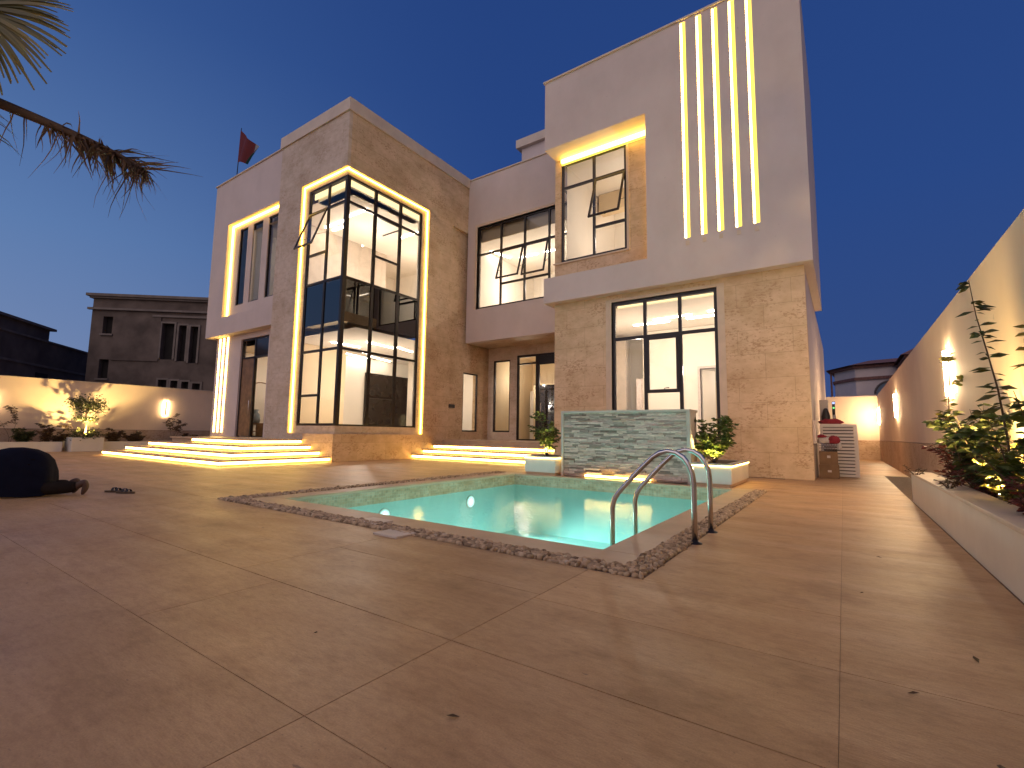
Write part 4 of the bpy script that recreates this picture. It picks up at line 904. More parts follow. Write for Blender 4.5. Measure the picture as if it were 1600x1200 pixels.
# low planting on the left
names = ['low dark bush in the left planter near the picture edge', 'loose brown twiggy plant in the left planter beside the dark bush', 'small dry plant just left of the box planter',
         'low reddish plant just right of the box planter', 'spreading dry groundcover clump midway along the left planter', 'taller sprig under the slim wall lamp on the left',
         'dry low clump next to the wide lit steps', 'tall brown sprig at the left picture edge']
data = [((-26.9, 4.7, .33), .62, .5, 16, 'leaf_dark'), ((-26.9, 5.45, .33), .95, .35, 9, 'leaf_brown'), ((-26.9, 5.78, .33), .35, .3, 6, 'leaf_brown'),
        ((-26.9, 7.6, .33), .6, .4, 12, 'leaf_brown'), ((-26.9, 8.4, .33), .5, .8, 18, 'leaf_brown'), ((-26.9, 9.9, .33), 1.15, .3, 5, 'leaf_brown'),
        ((-26.9, 10.7, .33), .45, .6, 14, 'leaf_brown'), ((-26.9, 4.35, .33), 1.55, .06, 2, 'leaf_brown')]
for i, (nm, (b, h_, s_, n_, mt)) in enumerate(zip(names, data)):
    shrub('low_plant', nm, 'plant', b, h_*1.1, s_, n_, 4, 0.12, mt, 40+i, 'low plants in the left planter', leafn=22, bare=0.05 if h_ < 1 else 0.5)
# right planter plants
shrub('tall_shrub', 'tall upright sprig with paired leaves rising highest against the right wall', 'plant', (1.2, 5.85, 0.42), 2.05, 0.005, 1, 0, 0.13, 'leaf_dark', 61, 'plants in the right planter', leafn=60, bare=0.35, stem_r=0.012, wratio=0.42, up=0.4, clump=1)
shrub('tall_shrub', 'thin leaning sprig with yellow leaves in the right planter', 'plant', (1.22, 8.3, 0.42), 1.62, 0.02, 1, 4, 0.10, 'leaf_yellow', 62, 'plants in the right planter', lean=(0.0, 1.25), leafn=44, bare=0.15, stem_r=0.012, wratio=0.6)
shrub('bush', 'dense dark green bush under the near wall lamp on the right', 'bush', (1.2, 6.9, 0.42), 0.98, 0.5, 10, 5, 0.11, 'leaf_dark', 63, 'plants in the right planter', leafn=15, bare=0.1, wratio=0.55)
shrub('bush', 'broad green bush at the right picture edge above the glowing spotlight', 'bush', (1.2, 5.35, 0.42), 1.05, 0.5, 8, 4, 0.11, 'leaf', 64, 'plants in the right planter', leafn=13, bare=0.25, wratio=0.55)
shrub('bush', 'red-leaved low plant at the far end of the right planter', 'bush', (1.2, 8.4, 0.42), 0.62, 0.38, 9, 4, 0.075, 'leaf_red', 65, 'plants in the right planter', leafn=14, bare=0.1)
shrub('bush', 'low reddish ground plant between the dark bush and the spotlight', 'bush', (1.22, 6.9, 0.42), 0.32, 0.35, 8, 3, 0.07, 'leaf_red', 66, 'plants in the right planter', leafn=12, bare=0.05)
shrub('bush', 'yellow-green plant right over the glowing spotlight in the right planter', 'bush', (1.2, 5.95, 0.42), 0.62, 0.25, 7, 4, 0.08, 'leaf_yellow', 67, 'plants in the right planter', leafn=12, bare=0.1)
shrub('bush', 'reddish leafy bush in the middle of the right planter behind the spotlight', 'bush', (1.22, 7.4, 0.42), 0.7, 0.45, 10, 4, 0.085, 'leaf_red', 72, 'plants in the right planter', leafn=14, bare=0.05)
shrub('bush', 'leafy branch entering from the right picture edge at lamp height', 'plant', (1.2, 4.9, 0.42), 1.6, 0.1, 2, 3, 0.11, 'leaf_yellow', 68, 'plants in the right planter', leafn=12, bare=0.6)
shrub('bush', 'low red plant at the very right edge of the picture', 'plant', (1.15, 4.9, 0.42), 0.35, 0.4, 8, 3, 0.08, 'leaf_red', 69, 'plants in the right planter', leafn=12, bare=0.05)
shrub('trailing_sprig', 'small dark sprig spilling over the front of the right planter', 'plant', (0.92, 7.0, 0.475), 0.12, 0.14, 4, 2, 0.05, 'leaf_brown', 70, 'sprigs on the planter coping', leafn=7, bare=0.1)
shrub('trailing_sprig', 'small sprig spilling over the far corner of the right planter', 'plant', (0.86, 9.3, 0.475), 0.12, 0.2, 3, 2, 0.05, 'leaf_brown', 71, 'sprigs on the planter coping', leafn=6, bare=0.1)
spot((1.145, 6.05, 0.42), (1.18, 6.0, 1.4), 900, 'bright spotlight among the plants of the right planter', 150)
spot((1.25, 7.6, 0.42), (1.33, 7.6, 1.4), 60, 'spotlight hidden behind the dark bush, washing the right wall', 110)

# ------------------------------------------------------------------ things by the right side wall
A = thing('condenser_cabinet', (-0.1, 15.2, 0), 'white louvred cabinet standing beside the right side wall of the villa', 'cabinet')
m = MB(); x0, x1, y0, y1 = -0.5, 0.3, 14.95, 15.6
m.box(x0, x0+0.05, y0, y0+0.05, 0.02, 1.36); m.box(x1-0.07, x1, y0, y0+0.05, 0.02, 1.36); m.box(x0+0.05, x1-0.07, y0, y0+0.05, 1.28, 1.36); m.box(x0+0.05, x1-0.07, y0, y0+0.05, 0.02, 0.08)
m.box(x1-0.03, x1, y0+0.05, y1, 0.02, 1.36); m.box(x0, x1-0.03, y0+0.05, y1, 1.33, 1.36); m.build('frame', 'louver', A)
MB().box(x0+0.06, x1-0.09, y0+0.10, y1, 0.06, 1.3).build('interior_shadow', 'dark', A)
m = MB(); k = 0
while 0.10+k*0.085 < 1.26:
    zc = 0.13+k*0.085; m.obox(((x0+x1)/2-0.01, y0+0.03, zc), Vector(((x1-x0)/2-0.06, 0, 0)), Vector((0, 0.022, 0.028)), Vector((0, -0.004, 0.004))); k += 1
m.build('louvres', 'louver', A)
B = thing('storage_box', (-0.33, 14.6, 0), 'brown box at the bottom of the pile by the louvred cabinet', 'box', 'boxes piled by the cabinet')
m = MB().box(-0.54, -0.12, 14.4, 14.8, 0.0, 0.33); m.build('body', 'card', B, bevel=0.01)
MB().box(-0.36, -0.28, 14.39, 14.399, 0.15, 0.20).build('sticker', 'whitecloth', B)
B = thing('storage_box', (-0.33, 14.6, 0.33), 'brown box second from the ground in the pile by the cabinet', 'box', 'boxes piled by the cabinet')
MB().box(-0.53, -0.14, 14.41, 14.79, 0.331, 0.66).build('body', 'card', B, bevel=0.01)
MB().box(-0.36, -0.29, 14.40, 14.409, 0.50, 0.56).build('sticker', 'whitecloth', B)
B = thing('wire_basket', (-0.33, 14.6, 0.66), 'wire basket of laundry on top of the pile of brown boxes', 'basket')
m = MB()
for k in range(5):
    z = 0.67+k*0.045; m.tube([(-0.53, 14.42, z), (-0.14, 14.42, z), (-0.14, 14.78, z), (-0.53, 14.78, z), (-0.53, 14.42, z)], 0.006, 5, cap=False)
for k in range(8): x = -0.53+k*0.055; m.tube([(x, 14.42, 0.665), (x, 14.42, 0.86)], 0.005, 5)
m.build('wires', 'steel', B)
def cloth_lump(name, c, r, mat, label, cat, seed, group=None):
    m = MB(); seg, rings = 22, 12; c = Vector(c); vs = []
    for i in range(rings+1):
        th = math.pi*i/rings
        for k in range(seg):
            a = 2*math.pi*k/seg; d = Vector((math.sin(th)*math.cos(a), math.sin(th)*math.sin(a), math.cos(th)))
            nz = 1+0.35*mnoise.noise(d*2.3+Vector((seed, 0, 0)))+0.15*mnoise.noise(d*6+Vector((0, seed, 0)))
            p = Vector((d.x*r[0]*nz, d.y*r[1]*nz, d.z*r[2]*nz)); p.z = max(p.z, -r[2]*0.55); vs.append(c+p)
    fs = [(i*seg+k, (i+1)*seg+k, (i+1)*seg+(k+1) % seg, i*seg+(k+1) % seg) for i in range(rings) for k in range(seg)]
    m.add(vs, fs, 0, True); return tag(m.build(name, mat), label, cat, group)
cloth_lump('cloth_bundle', (-0.25, 15.2, 1.41), (0.26, 0.18, 0.09), 'redcloth', 'dark red cloth bundle lying on top of the louvred cabinet', 'cloth', 1)
cloth_lump('laundry', (-0.40, 14.58, 0.92), (0.17, 0.16, 0.10), 'whitecloth', 'white cloth heaped in the wire basket', 'cloth', 4)
cloth_lump('laundry', (-0.20, 14.52, 0.93), (0.12, 0.12, 0.13), 'redcloth', 'red cloth heaped in the wire basket beside the white one', 'cloth', 7)
cloth_lump('laundry', (-0.46, 14.55, 1.03), (0.10, 0.10, 0.05), 'redcloth', 'small red cloth on the white laundry against the wall corner', 'cloth', 9)
cloth_lump('laundry', (-0.09, 14.5, 0.78), (0.045, 0.06, 0.14), 'whitecloth', 'pale cloth hanging down the outside of the wire basket', 'cloth', 12)
E_ = thing('control_unit', (-0.3, 15.4, 1.36), 'small grey control box with a dark flask and coloured indicator lights on the cabinet', 'control box')
MB().box(-0.50, -0.30, 15.45, 15.55, 1.36, 2.02).build('panel', 'box_cap', E_)
MB().lathe((-0.36, 15.30, 1.36), [(0, 0), (0.09, 0), (0.10, 0.2), (0.06, 0.36), (0.04, 0.42), (0, 0.43)], 16).build('flask', 'dark', E_)
MB().tube([(-0.18, 15.45, 1.36), (-0.18, 15.45, 1.97)], 0.035, 10).build('post', 'dark', E_)
MB().ell((-0.18, 15.41, 1.93), (0.03, 0.02, 0.03), 10, 6).build('indicator', 'blue_led', E_)
MB().ell((-0.18, 15.41, 1.80), (0.025, 0.02, 0.025), 10, 6).build('indicator', 'green_led', E_)
MB().ell((-0.18, 15.41, 1.56), (0.02, 0.02, 0.06), 10, 6).build('indicator', 'whitecloth', E_)

# ------------------------------------------------------------------ flag on the roof
F = thing('flag', (-22.45, 9.95, 12.3), 'dark red flag with white and green end flying above the left wing', 'flag')
MB().tube([(-22.5, 9.95, 12.2), (-22.38, 9.95, 14.95)], [0.022, 0.016], 8).build('pole', 'frame', F)
top = Vector((-22.39, 9.93, 14.85)); bot = Vector((-22.46, 9.93, 13.3)); m = MB(); NU, NV = 14, 10; vs = []
endt = Vector((-20.65, 9.9, 13.45)); endb = Vector((-21.3, 9.9, 12.75))
for i in range(NU+1):
    u = i/NU
    for j in range(NV+1):
        v = j/NV; a = top.lerp(endt, u); b = bot.lerp(endb, u); p = a.lerp(b, v)
        p.y += 0.16*math.sin(u*9+v*2)*u; p.z += 0.10*math.sin(u*3.1)*(v-0.5); vs.append(p)
k0 = 0
for i in range(NU):
    for j in range(NV):
        a = i*(NV+1)+j; mi = 0 if i < 11 else (1 if j < 4 else 2)
        m.add([vs[a], vs[a+NV+1], vs[a+NV+2], vs[a+1]], [(0, 1, 2, 3)], mi, True)
m.build('cloth', ['flagred', 'flagwhite', 'flaggreen'], F, merge=True)

# ------------------------------------------------------------------ neighbouring buildings
def obox(m, o, u, n_, a0, a1, d0, d1, z0, z1, mi=0):
    """box along the facade direction u, d measured behind the facade"""
    u = Vector((*u, 0)).normalized(); bk = Vector((*n_, 0)).normalized(); o = Vector((*o, 0))
    c = o+u*((a0+a1)/2)+bk*((d0+d1)/2)+Vector((0, 0, (z0+z1)/2))
    m.obox(c, u*((a1-a0)/2), bk*((d1-d0)/2), Vector((0, 0, (z1-z0)/2)), mi)
NB = thing('neighbour_house', (-40, 12, 0), 'dark unfinished two-storey house with narrow window openings behind the left boundary wall', 'house')
o, u, bk = (-41.67, 9.94), (5.41, 4.65), (-4.65, 5.41)
ops = [(0.75, 1.35, 7.35, 8.55), (0.75, 1.35, 4.3, 5.6), (4.55, 5.35, 5.7, 8.2), (5.65, 6.15, 5.6, 8.1), (6.4, 6.9, 5.5, 8.05), (4.6, 5.15, 2.2, 4.3), (5.4, 5.85, 2.2, 4.25), (6.1, 6.55, 2.2, 4.2), (6.8, 7.3, 2.2, 4.1)]
uu = Vector((*u, 0)).normalized(); bb = Vector((*bk, 0)).normalized(); oo = Vector((*o, 0))
tmp = wall('y', 0, 0.35, 0, 16, 0, 9.2, ops)
m = MB(); m.v = [tuple(oo+uu*x+bb*y+Vector((0, 0, z))) for x, y, z in tmp.v]; m.f = tmp.f; m.mi = tmp.mi; m.sm = tmp.sm
m.build('wall', 'concrete_dark', NB)
m = MB(); obox(m, o, u, bk, 0.0, 16, 0.36, 9, 0, 9.1); m.build('body', 'void', NB)
m = MB(); obox(m, o, u, bk, 0.0, 0.3, 0.36, 9, 0, 9.15); m.build('side_wall', 'concrete_dark', NB)
m = MB(); obox(m, o, u, bk, 0.0, 16, 0.02, 9, 9.2, 9.9); m.build('parapet', 'concrete_dark', NB)
m = MB(); obox(m, o, u, bk, -0.3, 16, -0.3, 9, 9.9, 10.08); obox(m, o, u, bk, -0.15, 16, -0.16, 9, 9.78, 9.9); m.build('cornice', 'concrete_trim', NB)
m = MB(); obox(m, o, u, bk, -0.2, 16, -0.2, 0.0, 8.98, 9.12); obox(m, o, u, bk, 3.9, 16, -0.12, 0.0, 8.62, 8.76); m.build('string_course', 'concrete_trim', NB)
m = MB(); obox(m, o, u, bk, 1.5, 4.45, -0.08, 0.0, 5.55, 8.6); m.build('rendered_panel', 'concrete_dark', NB)
for a, b, c, d in ops[:2]:
    m = MB(); obox(m, o, u, bk, a-0.1, b+0.1, -0.12, 0.0, c-0.12, c); m.build('sill', 'concrete_trim', NB)
for a, b, c, d in ops[2:]:
    m = MB()
    obox(m, o, u, bk, a-0.12, a, -0.08, 0, c, d+0.12); obox(m, o, u, bk, b, b+0.12, -0.08, 0, c, d+0.12); obox(m, o, u, bk, a, b, -0.08, 0, d, d+0.12)
    m.build('window_surround', 'concrete_trim', NB)
N2 = thing('neighbour_house', (-48, 8, 0), 'low dark flat-roofed house at the far left beyond the boundary wall', 'house')
o2, u2_, b2 = (-37.2, 2.6), (-8, 6.3), (-6.3, -8)
m = MB(); obox(m, o2, u2_, b2, 0, 18, 0, 8, 0, 6.75); m.build('wall', 'concrete_dark', N2)
m = MB(); obox(m, o2, u2_, b2, 0, 18, -0.08, 8, 6.75, 6.87); obox(m, o2, u2_, b2, 0, 18, -0.06, 0, 5.0, 5.15); m.build('parapet', 'concrete_trim', N2)
m = MB(); obox(m, o2, u2_, b2, 0, 10.2, 0.3, 8, 6.87, 7.7); m.build('upper_storey', 'concrete_dark', N2)
m = MB(); obox(m, o2, u2_, b2, 0, 10.6, 0.1, 8.2, 7.7, 7.86); m.build('roof', 'concrete_trim', N2)
m = MB(); obox(m, o2, u2_, b2, 8.6, 9.9, -0.02, 0.2, 3.2, 4.6); m.build('window', 'void', N2)
m = MB(); obox(m, o2, u2_, b2, 11.6, 12.9, -0.02, 0.2, 3.2, 4.4); m.build('window', 'void', N2)

H = thing('tiled_house', (3, 44, 0), 'pale house with brown tiled hipped roofs and an arched window behind the yard wall', 'house')
def prism(m, pts, z0, z1, mi=0):
    n = len(pts); vs = [(x, y, z0) for x, y in pts]+[(x, y, z1) for x, y in pts]
    m.add(vs, [tuple(range(n-1, -1, -1)), tuple(range(n, 2*n))]+[(i, (i+1) % n, n+(i+1) % n, n+i) for i in range(n)], mi)
def offs(pts, d):
    cx = sum(p[0] for p in pts)/len(pts); cy_ = sum(p[1] for p in pts)/len(pts)
    return [(cx+(x-cx)*(1+d/math.hypot(x-cx, y-cy_)), cy_+(y-cy_)*(1+d/math.hypot(x-cx, y-cy_))) for x, y in pts]
def hip(m, pts, z0, z1, shrink, mi=0):
    n = len(pts); top = offs(pts, -shrink); vs = [(x, y, z0) for x, y in pts]+[(x, y, z1) for x, y in top]
    m.add(vs, [(i, (i+1) % n, n+(i+1) % n, n+i) for i in range(n)]+[tuple(range(n, 2*n))], mi)
bay = [(-0.35, 43.6), (0.9, 41.4), (3.6, 40.6), (6.2, 41.6), (7.2, 44.5), (6, 47), (2, 48), (-0.2, 46.5)]
m = MB(); prism(m, bay, 0, 5.9); prism(m, [(4.5, 41.8), (14, 41.8), (14, 54), (4.5, 54)], 0, 6.5); m.build('wall', 'house_pale', H)
m = MB(); prism(m, offs(bay, 0.12), 5.05, 5.25); prism(m, offs(bay, 0.25), 5.9, 6.1); m.build('cornice', 'tile', H)
m = MB(); hip(m, offs(bay, 0.55), 6.1, 6.55, 1.9); m.build('roof', 'tile', H)
low = [(3.2, 35.5), (8, 35.5), (8, 41), (3.2, 41)]
m = MB(); prism(m, [(3.4, 35.7), (8, 35.7), (8, 41), (3.4, 41)], 0, 5.7); m.build('wing_wall', 'house_pale', H)
m = MB(); prism(m, offs(low, 0.1), 5.7, 5.85); hip(m, offs(low, 0.4), 5.85, 6.5, 1.6); m.build('roof', 'tile', H)
tw = [(3.7, 29.5), (6.4, 29.5), (6.4, 33), (3.7, 33)]
m = MB(); prism(m, [(3.85, 29.7), (6.3, 29.7), (6.3, 32.9), (3.85, 32.9)], 0, 5.75); m.build('wing_wall', 'house_pale', H)
m = MB(); prism(m, offs(tw, 0.15), 5.75, 5.88); hip(m, offs(tw, 0.45), 5.88, 6.5, 1.3); m.build('roof', 'tile', H)
m = MB(); cx, cz = 2.75, 4.05; yy = lambda x: 41.4+(x-0.9)*(-0.8/2.7)-0.03
pts = [(cx+0.75*math.cos(k*math.pi/14), cz+0.75*math.sin(k*math.pi/14)) for k in range(15)]+[(cx-0.75, 2.8), (cx+0.75, 2.8)]
m.add([(x, yy(x), z) for x, z in pts], [tuple(range(len(pts)))]); wi = m.build('window', 'bluegrey', H)
MB().tube([(cx+0.82*math.cos(k*math.pi/14), yy(cx+0.82*math.cos(k*math.pi/14)), cz+0.82*math.sin(k*math.pi/14)) for k in range(15)], 0.07, 6).build('arch', 'concrete_trim', H)
MB().box(-0.62, -0.5, 43.5, 43.62, 0, 6.0).build('downpipe', 'tile', H)

# ------------------------------------------------------------------ palm at the left edge
P = thing('palm_tree', (-9.2, 0.1, 0), 'palm reaching in at the upper left with one green and one dead frond', 'palm tree')
m = MB(); pts = []; rr = []
for k in range(30): pts.append((-9.2+0.03*math.sin(k*.4), 0.1, k*0.185)); rr.append(0.17+0.015*(k % 2))
m.tube(pts, rr, 12); m.build('trunk', 'trunk', P)
rnd = random.Random(17)
def bez(a, b, c, t): return a*(1-t)**2+b*2*t*(1-t)+c*t*t
st = MB(); lf = MB(); a, b, c = Vector((-9.2, 0.1, 5.35)), Vector((-7.415, 1.775, 4.535)), Vector((-6.29, 1.83, 3.86))
N_ = 26; pts = [bez(a, b, c, i/N_) for i in range(N_+1)]
st.tube(pts, [0.065*(1-i/N_)+0.014 for i in range(N_+1)], 6)
def strand(p, d, L, w0, sag):
    n = 5; q = p.copy(); dd = d.normalized(); prev = None; side = dd.cross(Vector((rnd.uniform(-1, 1), rnd.uniform(-1, 1), rnd.uniform(-1, 1)))).normalized()
    vs = []
    for i in range(n+1):
        ww = w0*(1-i/n)+0.001; vs += [q-side*ww, q+side*ww]
        dd = (dd+Vector((rnd.gauss(0, .12), rnd.gauss(0, .12), -sag+rnd.gauss(0, .10)))).normalized(); q = q+dd*L/n
    lf.add(vs, [(2*i, 2*i+1, 2*i+3, 2*i+2) for i in range(n)])
for i in range(230):
    t = 0.42+0.58*rnd.random()**0.75; p = bez(a, b, c, t); tan = (bez(a, b, c, min(1, t+.02))-bez(a, b, c, t-.02)).normalized()
    s = rnd.choice((-1, 1)); up_ = rnd.uniform(-1.1, 0.35) if t < 0.72 else rnd.uniform(-0.75, 0.45)
    fw_ = 0.5 if t < 0.75 else 1.5
    d = tan*fw_+Vector((0.3*s, -0.5*s, 0))*0.6+Vector((0, 0, up_))
    strand(p, d, rnd.uniform(0.28, 0.62)*(0.75 if t > 0.85 else 1), rnd.uniform(0.010, 0.024), rnd.uniform(0, 0.25))
for i in range(38):
    t = rnd.uniform(0.30, 0.95); p = bez(a, b, c, t); strand(p, Vector((rnd.uniform(-.4, .4), rnd.uniform(-.4, .3), -1)), rnd.uniform(0.35, 0.75), rnd.uniform(0.006, 0.011), 0.05)
for i in range(16):
    t = rnd.uniform(0.72, 0.97); p = bez(a, b, c, t); strand(p, Vector((0.9, 0.6, rnd.uniform(0.0, 0.35))), rnd.uniform(0.3, 0.7), rnd.uniform(0.008, 0.014), 0.08)
fr = st.build('dead_frond', 'palm_dead', P); lf.build('leaflets', 'palm_dead', fr)
lf = MB(); st = MB(); a, b, c = Vector((-9.2, 0.1, 5.45)), Vector((-8.9, 0.3, 5.9)), Vector((-8.3, 0.55, 5.95))
st.tube([bez(a, b, c, i/8) for i in range(9)], 0.02, 6)
hubp = c; X_ = Vector((0.80, 0.55, 0.10)); Z_ = Vector((0.1, 0.1, 1)).normalized()
for i in range(80):
    an = R(-118+150*i/79); L = rnd.uniform(1.1, 1.45); d = X_.normalized()*math.cos(an)+Z_*math.sin(an)+Vector((0, 0, 0)); d = d+Vector((rnd.gauss(0, .03), rnd.gauss(0, .03), 0))
    sd_ = d.cross(Vector((-0.5, 0.8, 0.1))).normalized(); vs = []
    for k in range(8):
        t = k/7; p = hubp+d*L*t+Vector((0, 0, -0.20*t*t*t)); ww = 0.016*math.sin(math.pi*min(1, t*0.9+.08))+0.002; vs += [p-sd_*ww, p+sd_*ww+Vector((0, 0.01, 0.008))]
    lf.add(vs, [(2*k, 2*k+1, 2*k+3, 2*k+2) for k in range(7)])
fr = st.build('green_frond', 'palm_green', P); lf.build('leaflets', 'palm_green', fr)
# remaining crown, above and behind, out of the picture
lf = MB(); st = MB()
for k in range(9):
    an = R(150+k*24); d = Vector((math.cos(an), math.sin(an), 0)); a = Vector((-9.2, 0.1, 5.45)); b = a+d*0.9+Vector((0, 0, 1.0)); c = a+d*2.1+Vector((0, 0, 0.1+0.12*k % 0.6))
    pts = [bez(a, b, c, i/10) for i in range(11)]; st.tube(pts, [0.03*(1-i/10)+.005 for i in range(11)], 5)
    for i in range(40):
        t = 0.25+0.75*i/40; p = bez(a, b, c, t); s = 1 if i % 2 else -1; n_ = Vector((-d.y, d.x, 0))
        strand(p, n_*s+d*0.6+Vector((0, 0, -0.1)), 0.5, 0.014, 0.12)
fr = st.build('frond_ribs', 'palm_green', P); lf.build('leaflets', 'palm_green', fr)

# ------------------------------------------------------------------ person bowing in prayer, sandals
def skin_obj(name, verts, edges, radii, mat, parent, base, frame, lv=2):
    """grow one continuous surface over a skeleton; verts in the body's own frame (along, side, up)"""
    A_, B_ = frame; me = bpy.data.meshes.new(name)
    W_ = [Vector(base)+A_*v[0]+B_*v[1]+Vector((0, 0, v[2])) for v in verts]; o0 = org(parent)
    me.from_pydata([tuple(p-o0) for p in W_], edges, [])
    o = bpy.data.objects.new(name, me); C.objects.link(o)
    sk = o.modifiers.new('skin', 'SKIN'); sk.use_smooth_shade = True; sk.branch_smoothing = 0.4
    for i, r_ in enumerate(radii):
        d = me.skin_vertices[0].data[i]; d.radius = (r_, r_) if isinstance(r_, (int, float)) else r_; d.use_root = (i == 0)
    ss = o.modifiers.new('sub', 'SUBSURF'); ss.levels = lv; ss.render_levels = lv
    me.materials.append(M[mat])
    if parent is not None: o.parent = parent; ORG[o.name] = o0
    # bake the modifiers so the mesh is a plain one
    dg = bpy.context.evaluated_depsgraph_get(); ev = o.evaluated_get(dg); nm = bpy.data.meshes.new_from_object(ev)
    o.modifiers.clear(); o.data = nm
    for p in nm.polygons: p.use_smooth = True
    if not nm.materials: nm.materials.append(M[mat])
    return o
f2 = Vector((math.sin(YAW), math.cos(YAW), 0)); r_2 = Vector((math.cos(YAW), -math.sin(YAW), 0))
th = R(25); Ah = (-r_2*math.cos(th)-f2*math.sin(th)); Bh = Vector((-Ah.y, Ah.x, 0))   # heading and side
if Bh.dot(f2) < 0: Bh = -Bh
pb = f2*7.3+r_2*(-6.50)
PE = thing('person', tuple(pb), 'barefoot person bowing in prayer on the patio in a long dark blue shirt', 'person')
wf = 0.16
V_ = [(0.60, 0, 0.50), (0.80, 0, 0.54), (1.0, 0, 0.50), (1.18, 0, 0.42), (1.34, 0, 0.31), (1.46, 0, 0.20), (1.56, 0, 0.13)]
E2 = [(0, 1), (1, 2), (2, 3), (3, 4), (4, 5), (5, 6)]; RD = [0.15, 0.14, 0.13, 0.14, 0.06, 0.085, 0.08]
def addv(v, r_, frm): V_.append(v); RD.append(r_); E2.append((frm, len(V_)-1)); return len(V_)-1
for s in (-1, 1):
    sh = -0.17 if s < 0 else 0.02
    k = addv((0.60, s*0.12, 0.42), 0.11, 0); k = addv((0.66, s*wf, 0.10), 0.075, k); k = addv((0.36+sh, s*wf, 0.08), 0.060, k); k = addv((0.15+sh, s*wf, 0.12), 0.040, k)
    k = addv((0.08+sh, s*wf, 0.17), 0.060, k); k = addv((0.035+sh, s*wf, 0.20), 0.060, k)
    k = addv((0.015+sh, s*wf, 0.12), 0.062, k); k = addv((0.025+sh, s*wf, 0.055), 0.056, k)
    for q in range(5): addv((0.075+sh-0.006*q, s*(wf-0.034+q*0.017), 0.014), 0.0125 if q == 0 else 0.009, k)
    k = addv((1.2, s*0.2, 0.36), 0.06, 3); k = addv((1.12, s*0.36, 0.08), 0.042, k); k = addv((1.32, s*0.30, 0.045), 0.034, k); k = addv((1.46, s*0.24, 0.028), 0.028, k)
    for q in range(4): addv((1.555-0.006*abs(q-1.5), s*0.24+(q-1.5)*0.022, 0.013), 0.009, k)
    addv((1.51, s*(0.24-0.06), 0.015), 0.010, k)
body = skin_obj('body', V_, E2, RD, 'skin', PE, pb, (Ah, Bh))
me = body.data
hd = MB(); hc = Vector(pb)+Ah*1.56+Vector((0, 0, 0.16)); hd.ell(hc, (0.105, 0.10, 0.10), 16, 10); hd.build('hair', 'dark', PE)
TV = [(0.60, 0, 0.46)]; TE = []; TR = [0.16]
for s in (-1, 1):
    sh = -0.17 if s < 0 else 0.02
    n0 = len(TV); TV += [(0.60, s*0.13, 0.40), (0.64, s*wf, 0.12), (0.40+sh, s*wf, 0.115), (0.22+sh, s*wf, 0.125), (0.11+sh, s*wf, 0.135)]; TR += [0.13, 0.11, 0.10, 0.092, 0.085]
    TE += [(0, n0), (n0, n0+1), (n0+1, n0+2), (n0+2, n0+3), (n0+3, n0+4)]
skin_obj('trousers', TV, TE, TR, 'trousers', PE, pb, (Ah, Bh))
# the long shirt falls over hips and calves: lofted cross-sections along the back
prof_ = [(0.285, 0.20, 0.19, 0.04), (0.29, 0.42, 0.225, 0.03), (0.33, 0.535, 0.25, 0.02), (0.40, 0.615, 0.265, 0.02), (0.52, 0.675, 0.28, 0.02), (0.66, 0.70, 0.285, 0.02), (0.80, 0.695, 0.28, 0.03), (0.95, 0.655, 0.27, 0.10), (1.08, 0.60, 0.265, 0.20), (1.20, 0.53, 0.27, 0.22), (1.31, 0.45, 0.25, 0.22), (1.40, 0.36, 0.15, 0.22), (1.44, 0.31, 0.08, 0.24)]
m = MB(); K = 30; vs = []
for i, (al, zt, hw, zb) in enumerate(prof_):
    for k in range(K+1):
        t = math.pi*k/K; cx_, sx_ = math.cos(t), math.sin(t)
        cxx = math.copysign(abs(cx_)**0.62, cx_); sxx = sx_**0.75
        fold = 0.011*math.sin(k*1.7+al*9)*(1-sxx*0.6)+0.016*mnoise.noise(Vector((al*6, k*0.35, 2.0)))
        vs.append(Vector(pb)+Ah*(al+fold*0.5)+Bh*((hw+fold)*cxx)+Vector((0, 0, zb+(zt-zb)*sxx+fold*0.4)))
n_p = len(prof_); cidx = len(vs); vs.append(Vector(pb)+Ah*0.28+Vector((0, 0, 0.10)))
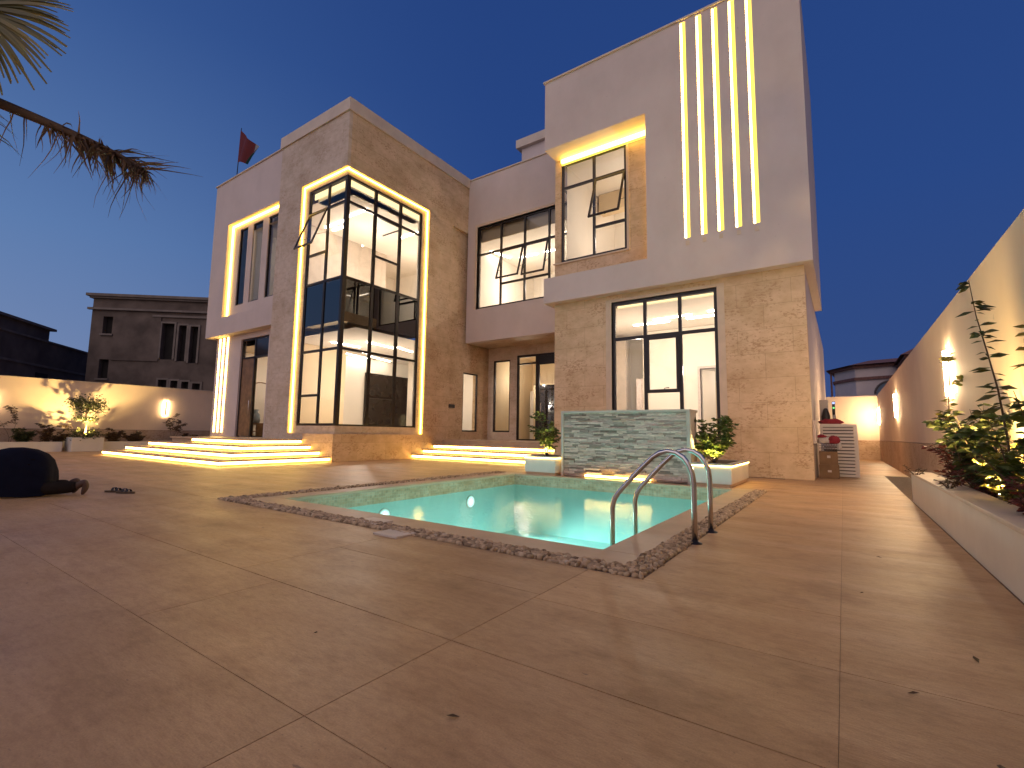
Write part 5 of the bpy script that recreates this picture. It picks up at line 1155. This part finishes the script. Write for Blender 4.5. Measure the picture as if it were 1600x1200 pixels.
fs = [(i*(K+1)+k, (i+1)*(K+1)+k, (i+1)*(K+1)+k+1, i*(K+1)+k+1) for i in range(n_p-1) for k in range(K)]+[(cidx, k, k+1) for k in range(K)]
m.add(vs, fs, 0, True); m.build('shirt', 'navy', PE)
SV = [(1.22, 0, 0.40)]; SE = []; SR_ = [0.12]
for s in (-1, 1):
    n0 = len(SV); SV += [(1.22, s*0.2, 0.36), (1.13, s*0.35, 0.12), (1.24, s*0.32, 0.07)]; SR_ += [0.095, 0.065, 0.05]; SE += [(0, n0), (n0, n0+1), (n0+1, n0+2)]
skin_obj('sleeves', SV, SE, SR_, 'navy', PE, pb, (Ah, Bh))
def sandal(c, ang, label, flip=False):
    o = thing('sandal', c, label, 'sandal', 'pair of sandals behind the person'); c = Vector(c); d = Vector((math.cos(ang), math.sin(ang), 0)); n_ = Vector((-d.y, d.x, 0))
    pts = []
    for k in range(24):
        a_ = 2*math.pi*k/24; L_ = 0.15*math.cos(a_); W_ = 0.052*math.sin(a_)*(1+0.22*math.cos(a_)); pts.append((L_, W_))
    m = MB(); n = len(pts); vs = [c+d*a+n_*b for a, b in pts]+[c+d*a+n_*b+Vector((0, 0, 0.026)) for a, b in pts]
    m.add(vs, [tuple(range(n-1, -1, -1)), tuple(range(n, 2*n))]+[(i, (i+1) % n, n+(i+1) % n, n+i) for i in range(n)]); m.build('sole', 'leather', o)
    m = MB()
    for off, hh in ((0.05, 0.045), (-0.01, 0.055)):
        vs = []
        for k in range(9):
            a_ = math.pi*k/8
            for w_ in (-0.02, 0.02): vs.append(c+d*(off+w_)+n_*(0.048*math.cos(a_))+Vector((0, 0, 0.02+hh*math.sin(a_))))
        m.add(vs, [(2*i, 2*i+1, 2*i+3, 2*i+2) for i in range(8)], 0, True)
    m.build('strap', 'dark', o)
s1 = f2*7.62+r_2*(-6.19); s2 = f2*7.50+r_2*(-5.93)
a0 = math.atan2(r_2.y, r_2.x)
sandal((s1.x, s1.y, 0), a0+0.1, 'brown sandal of the pair behind the kneeling person, the farther one')
sandal((s2.x, s2.y, 0), a0-0.05, 'brown sandal of the pair behind the kneeling person, the nearer one')
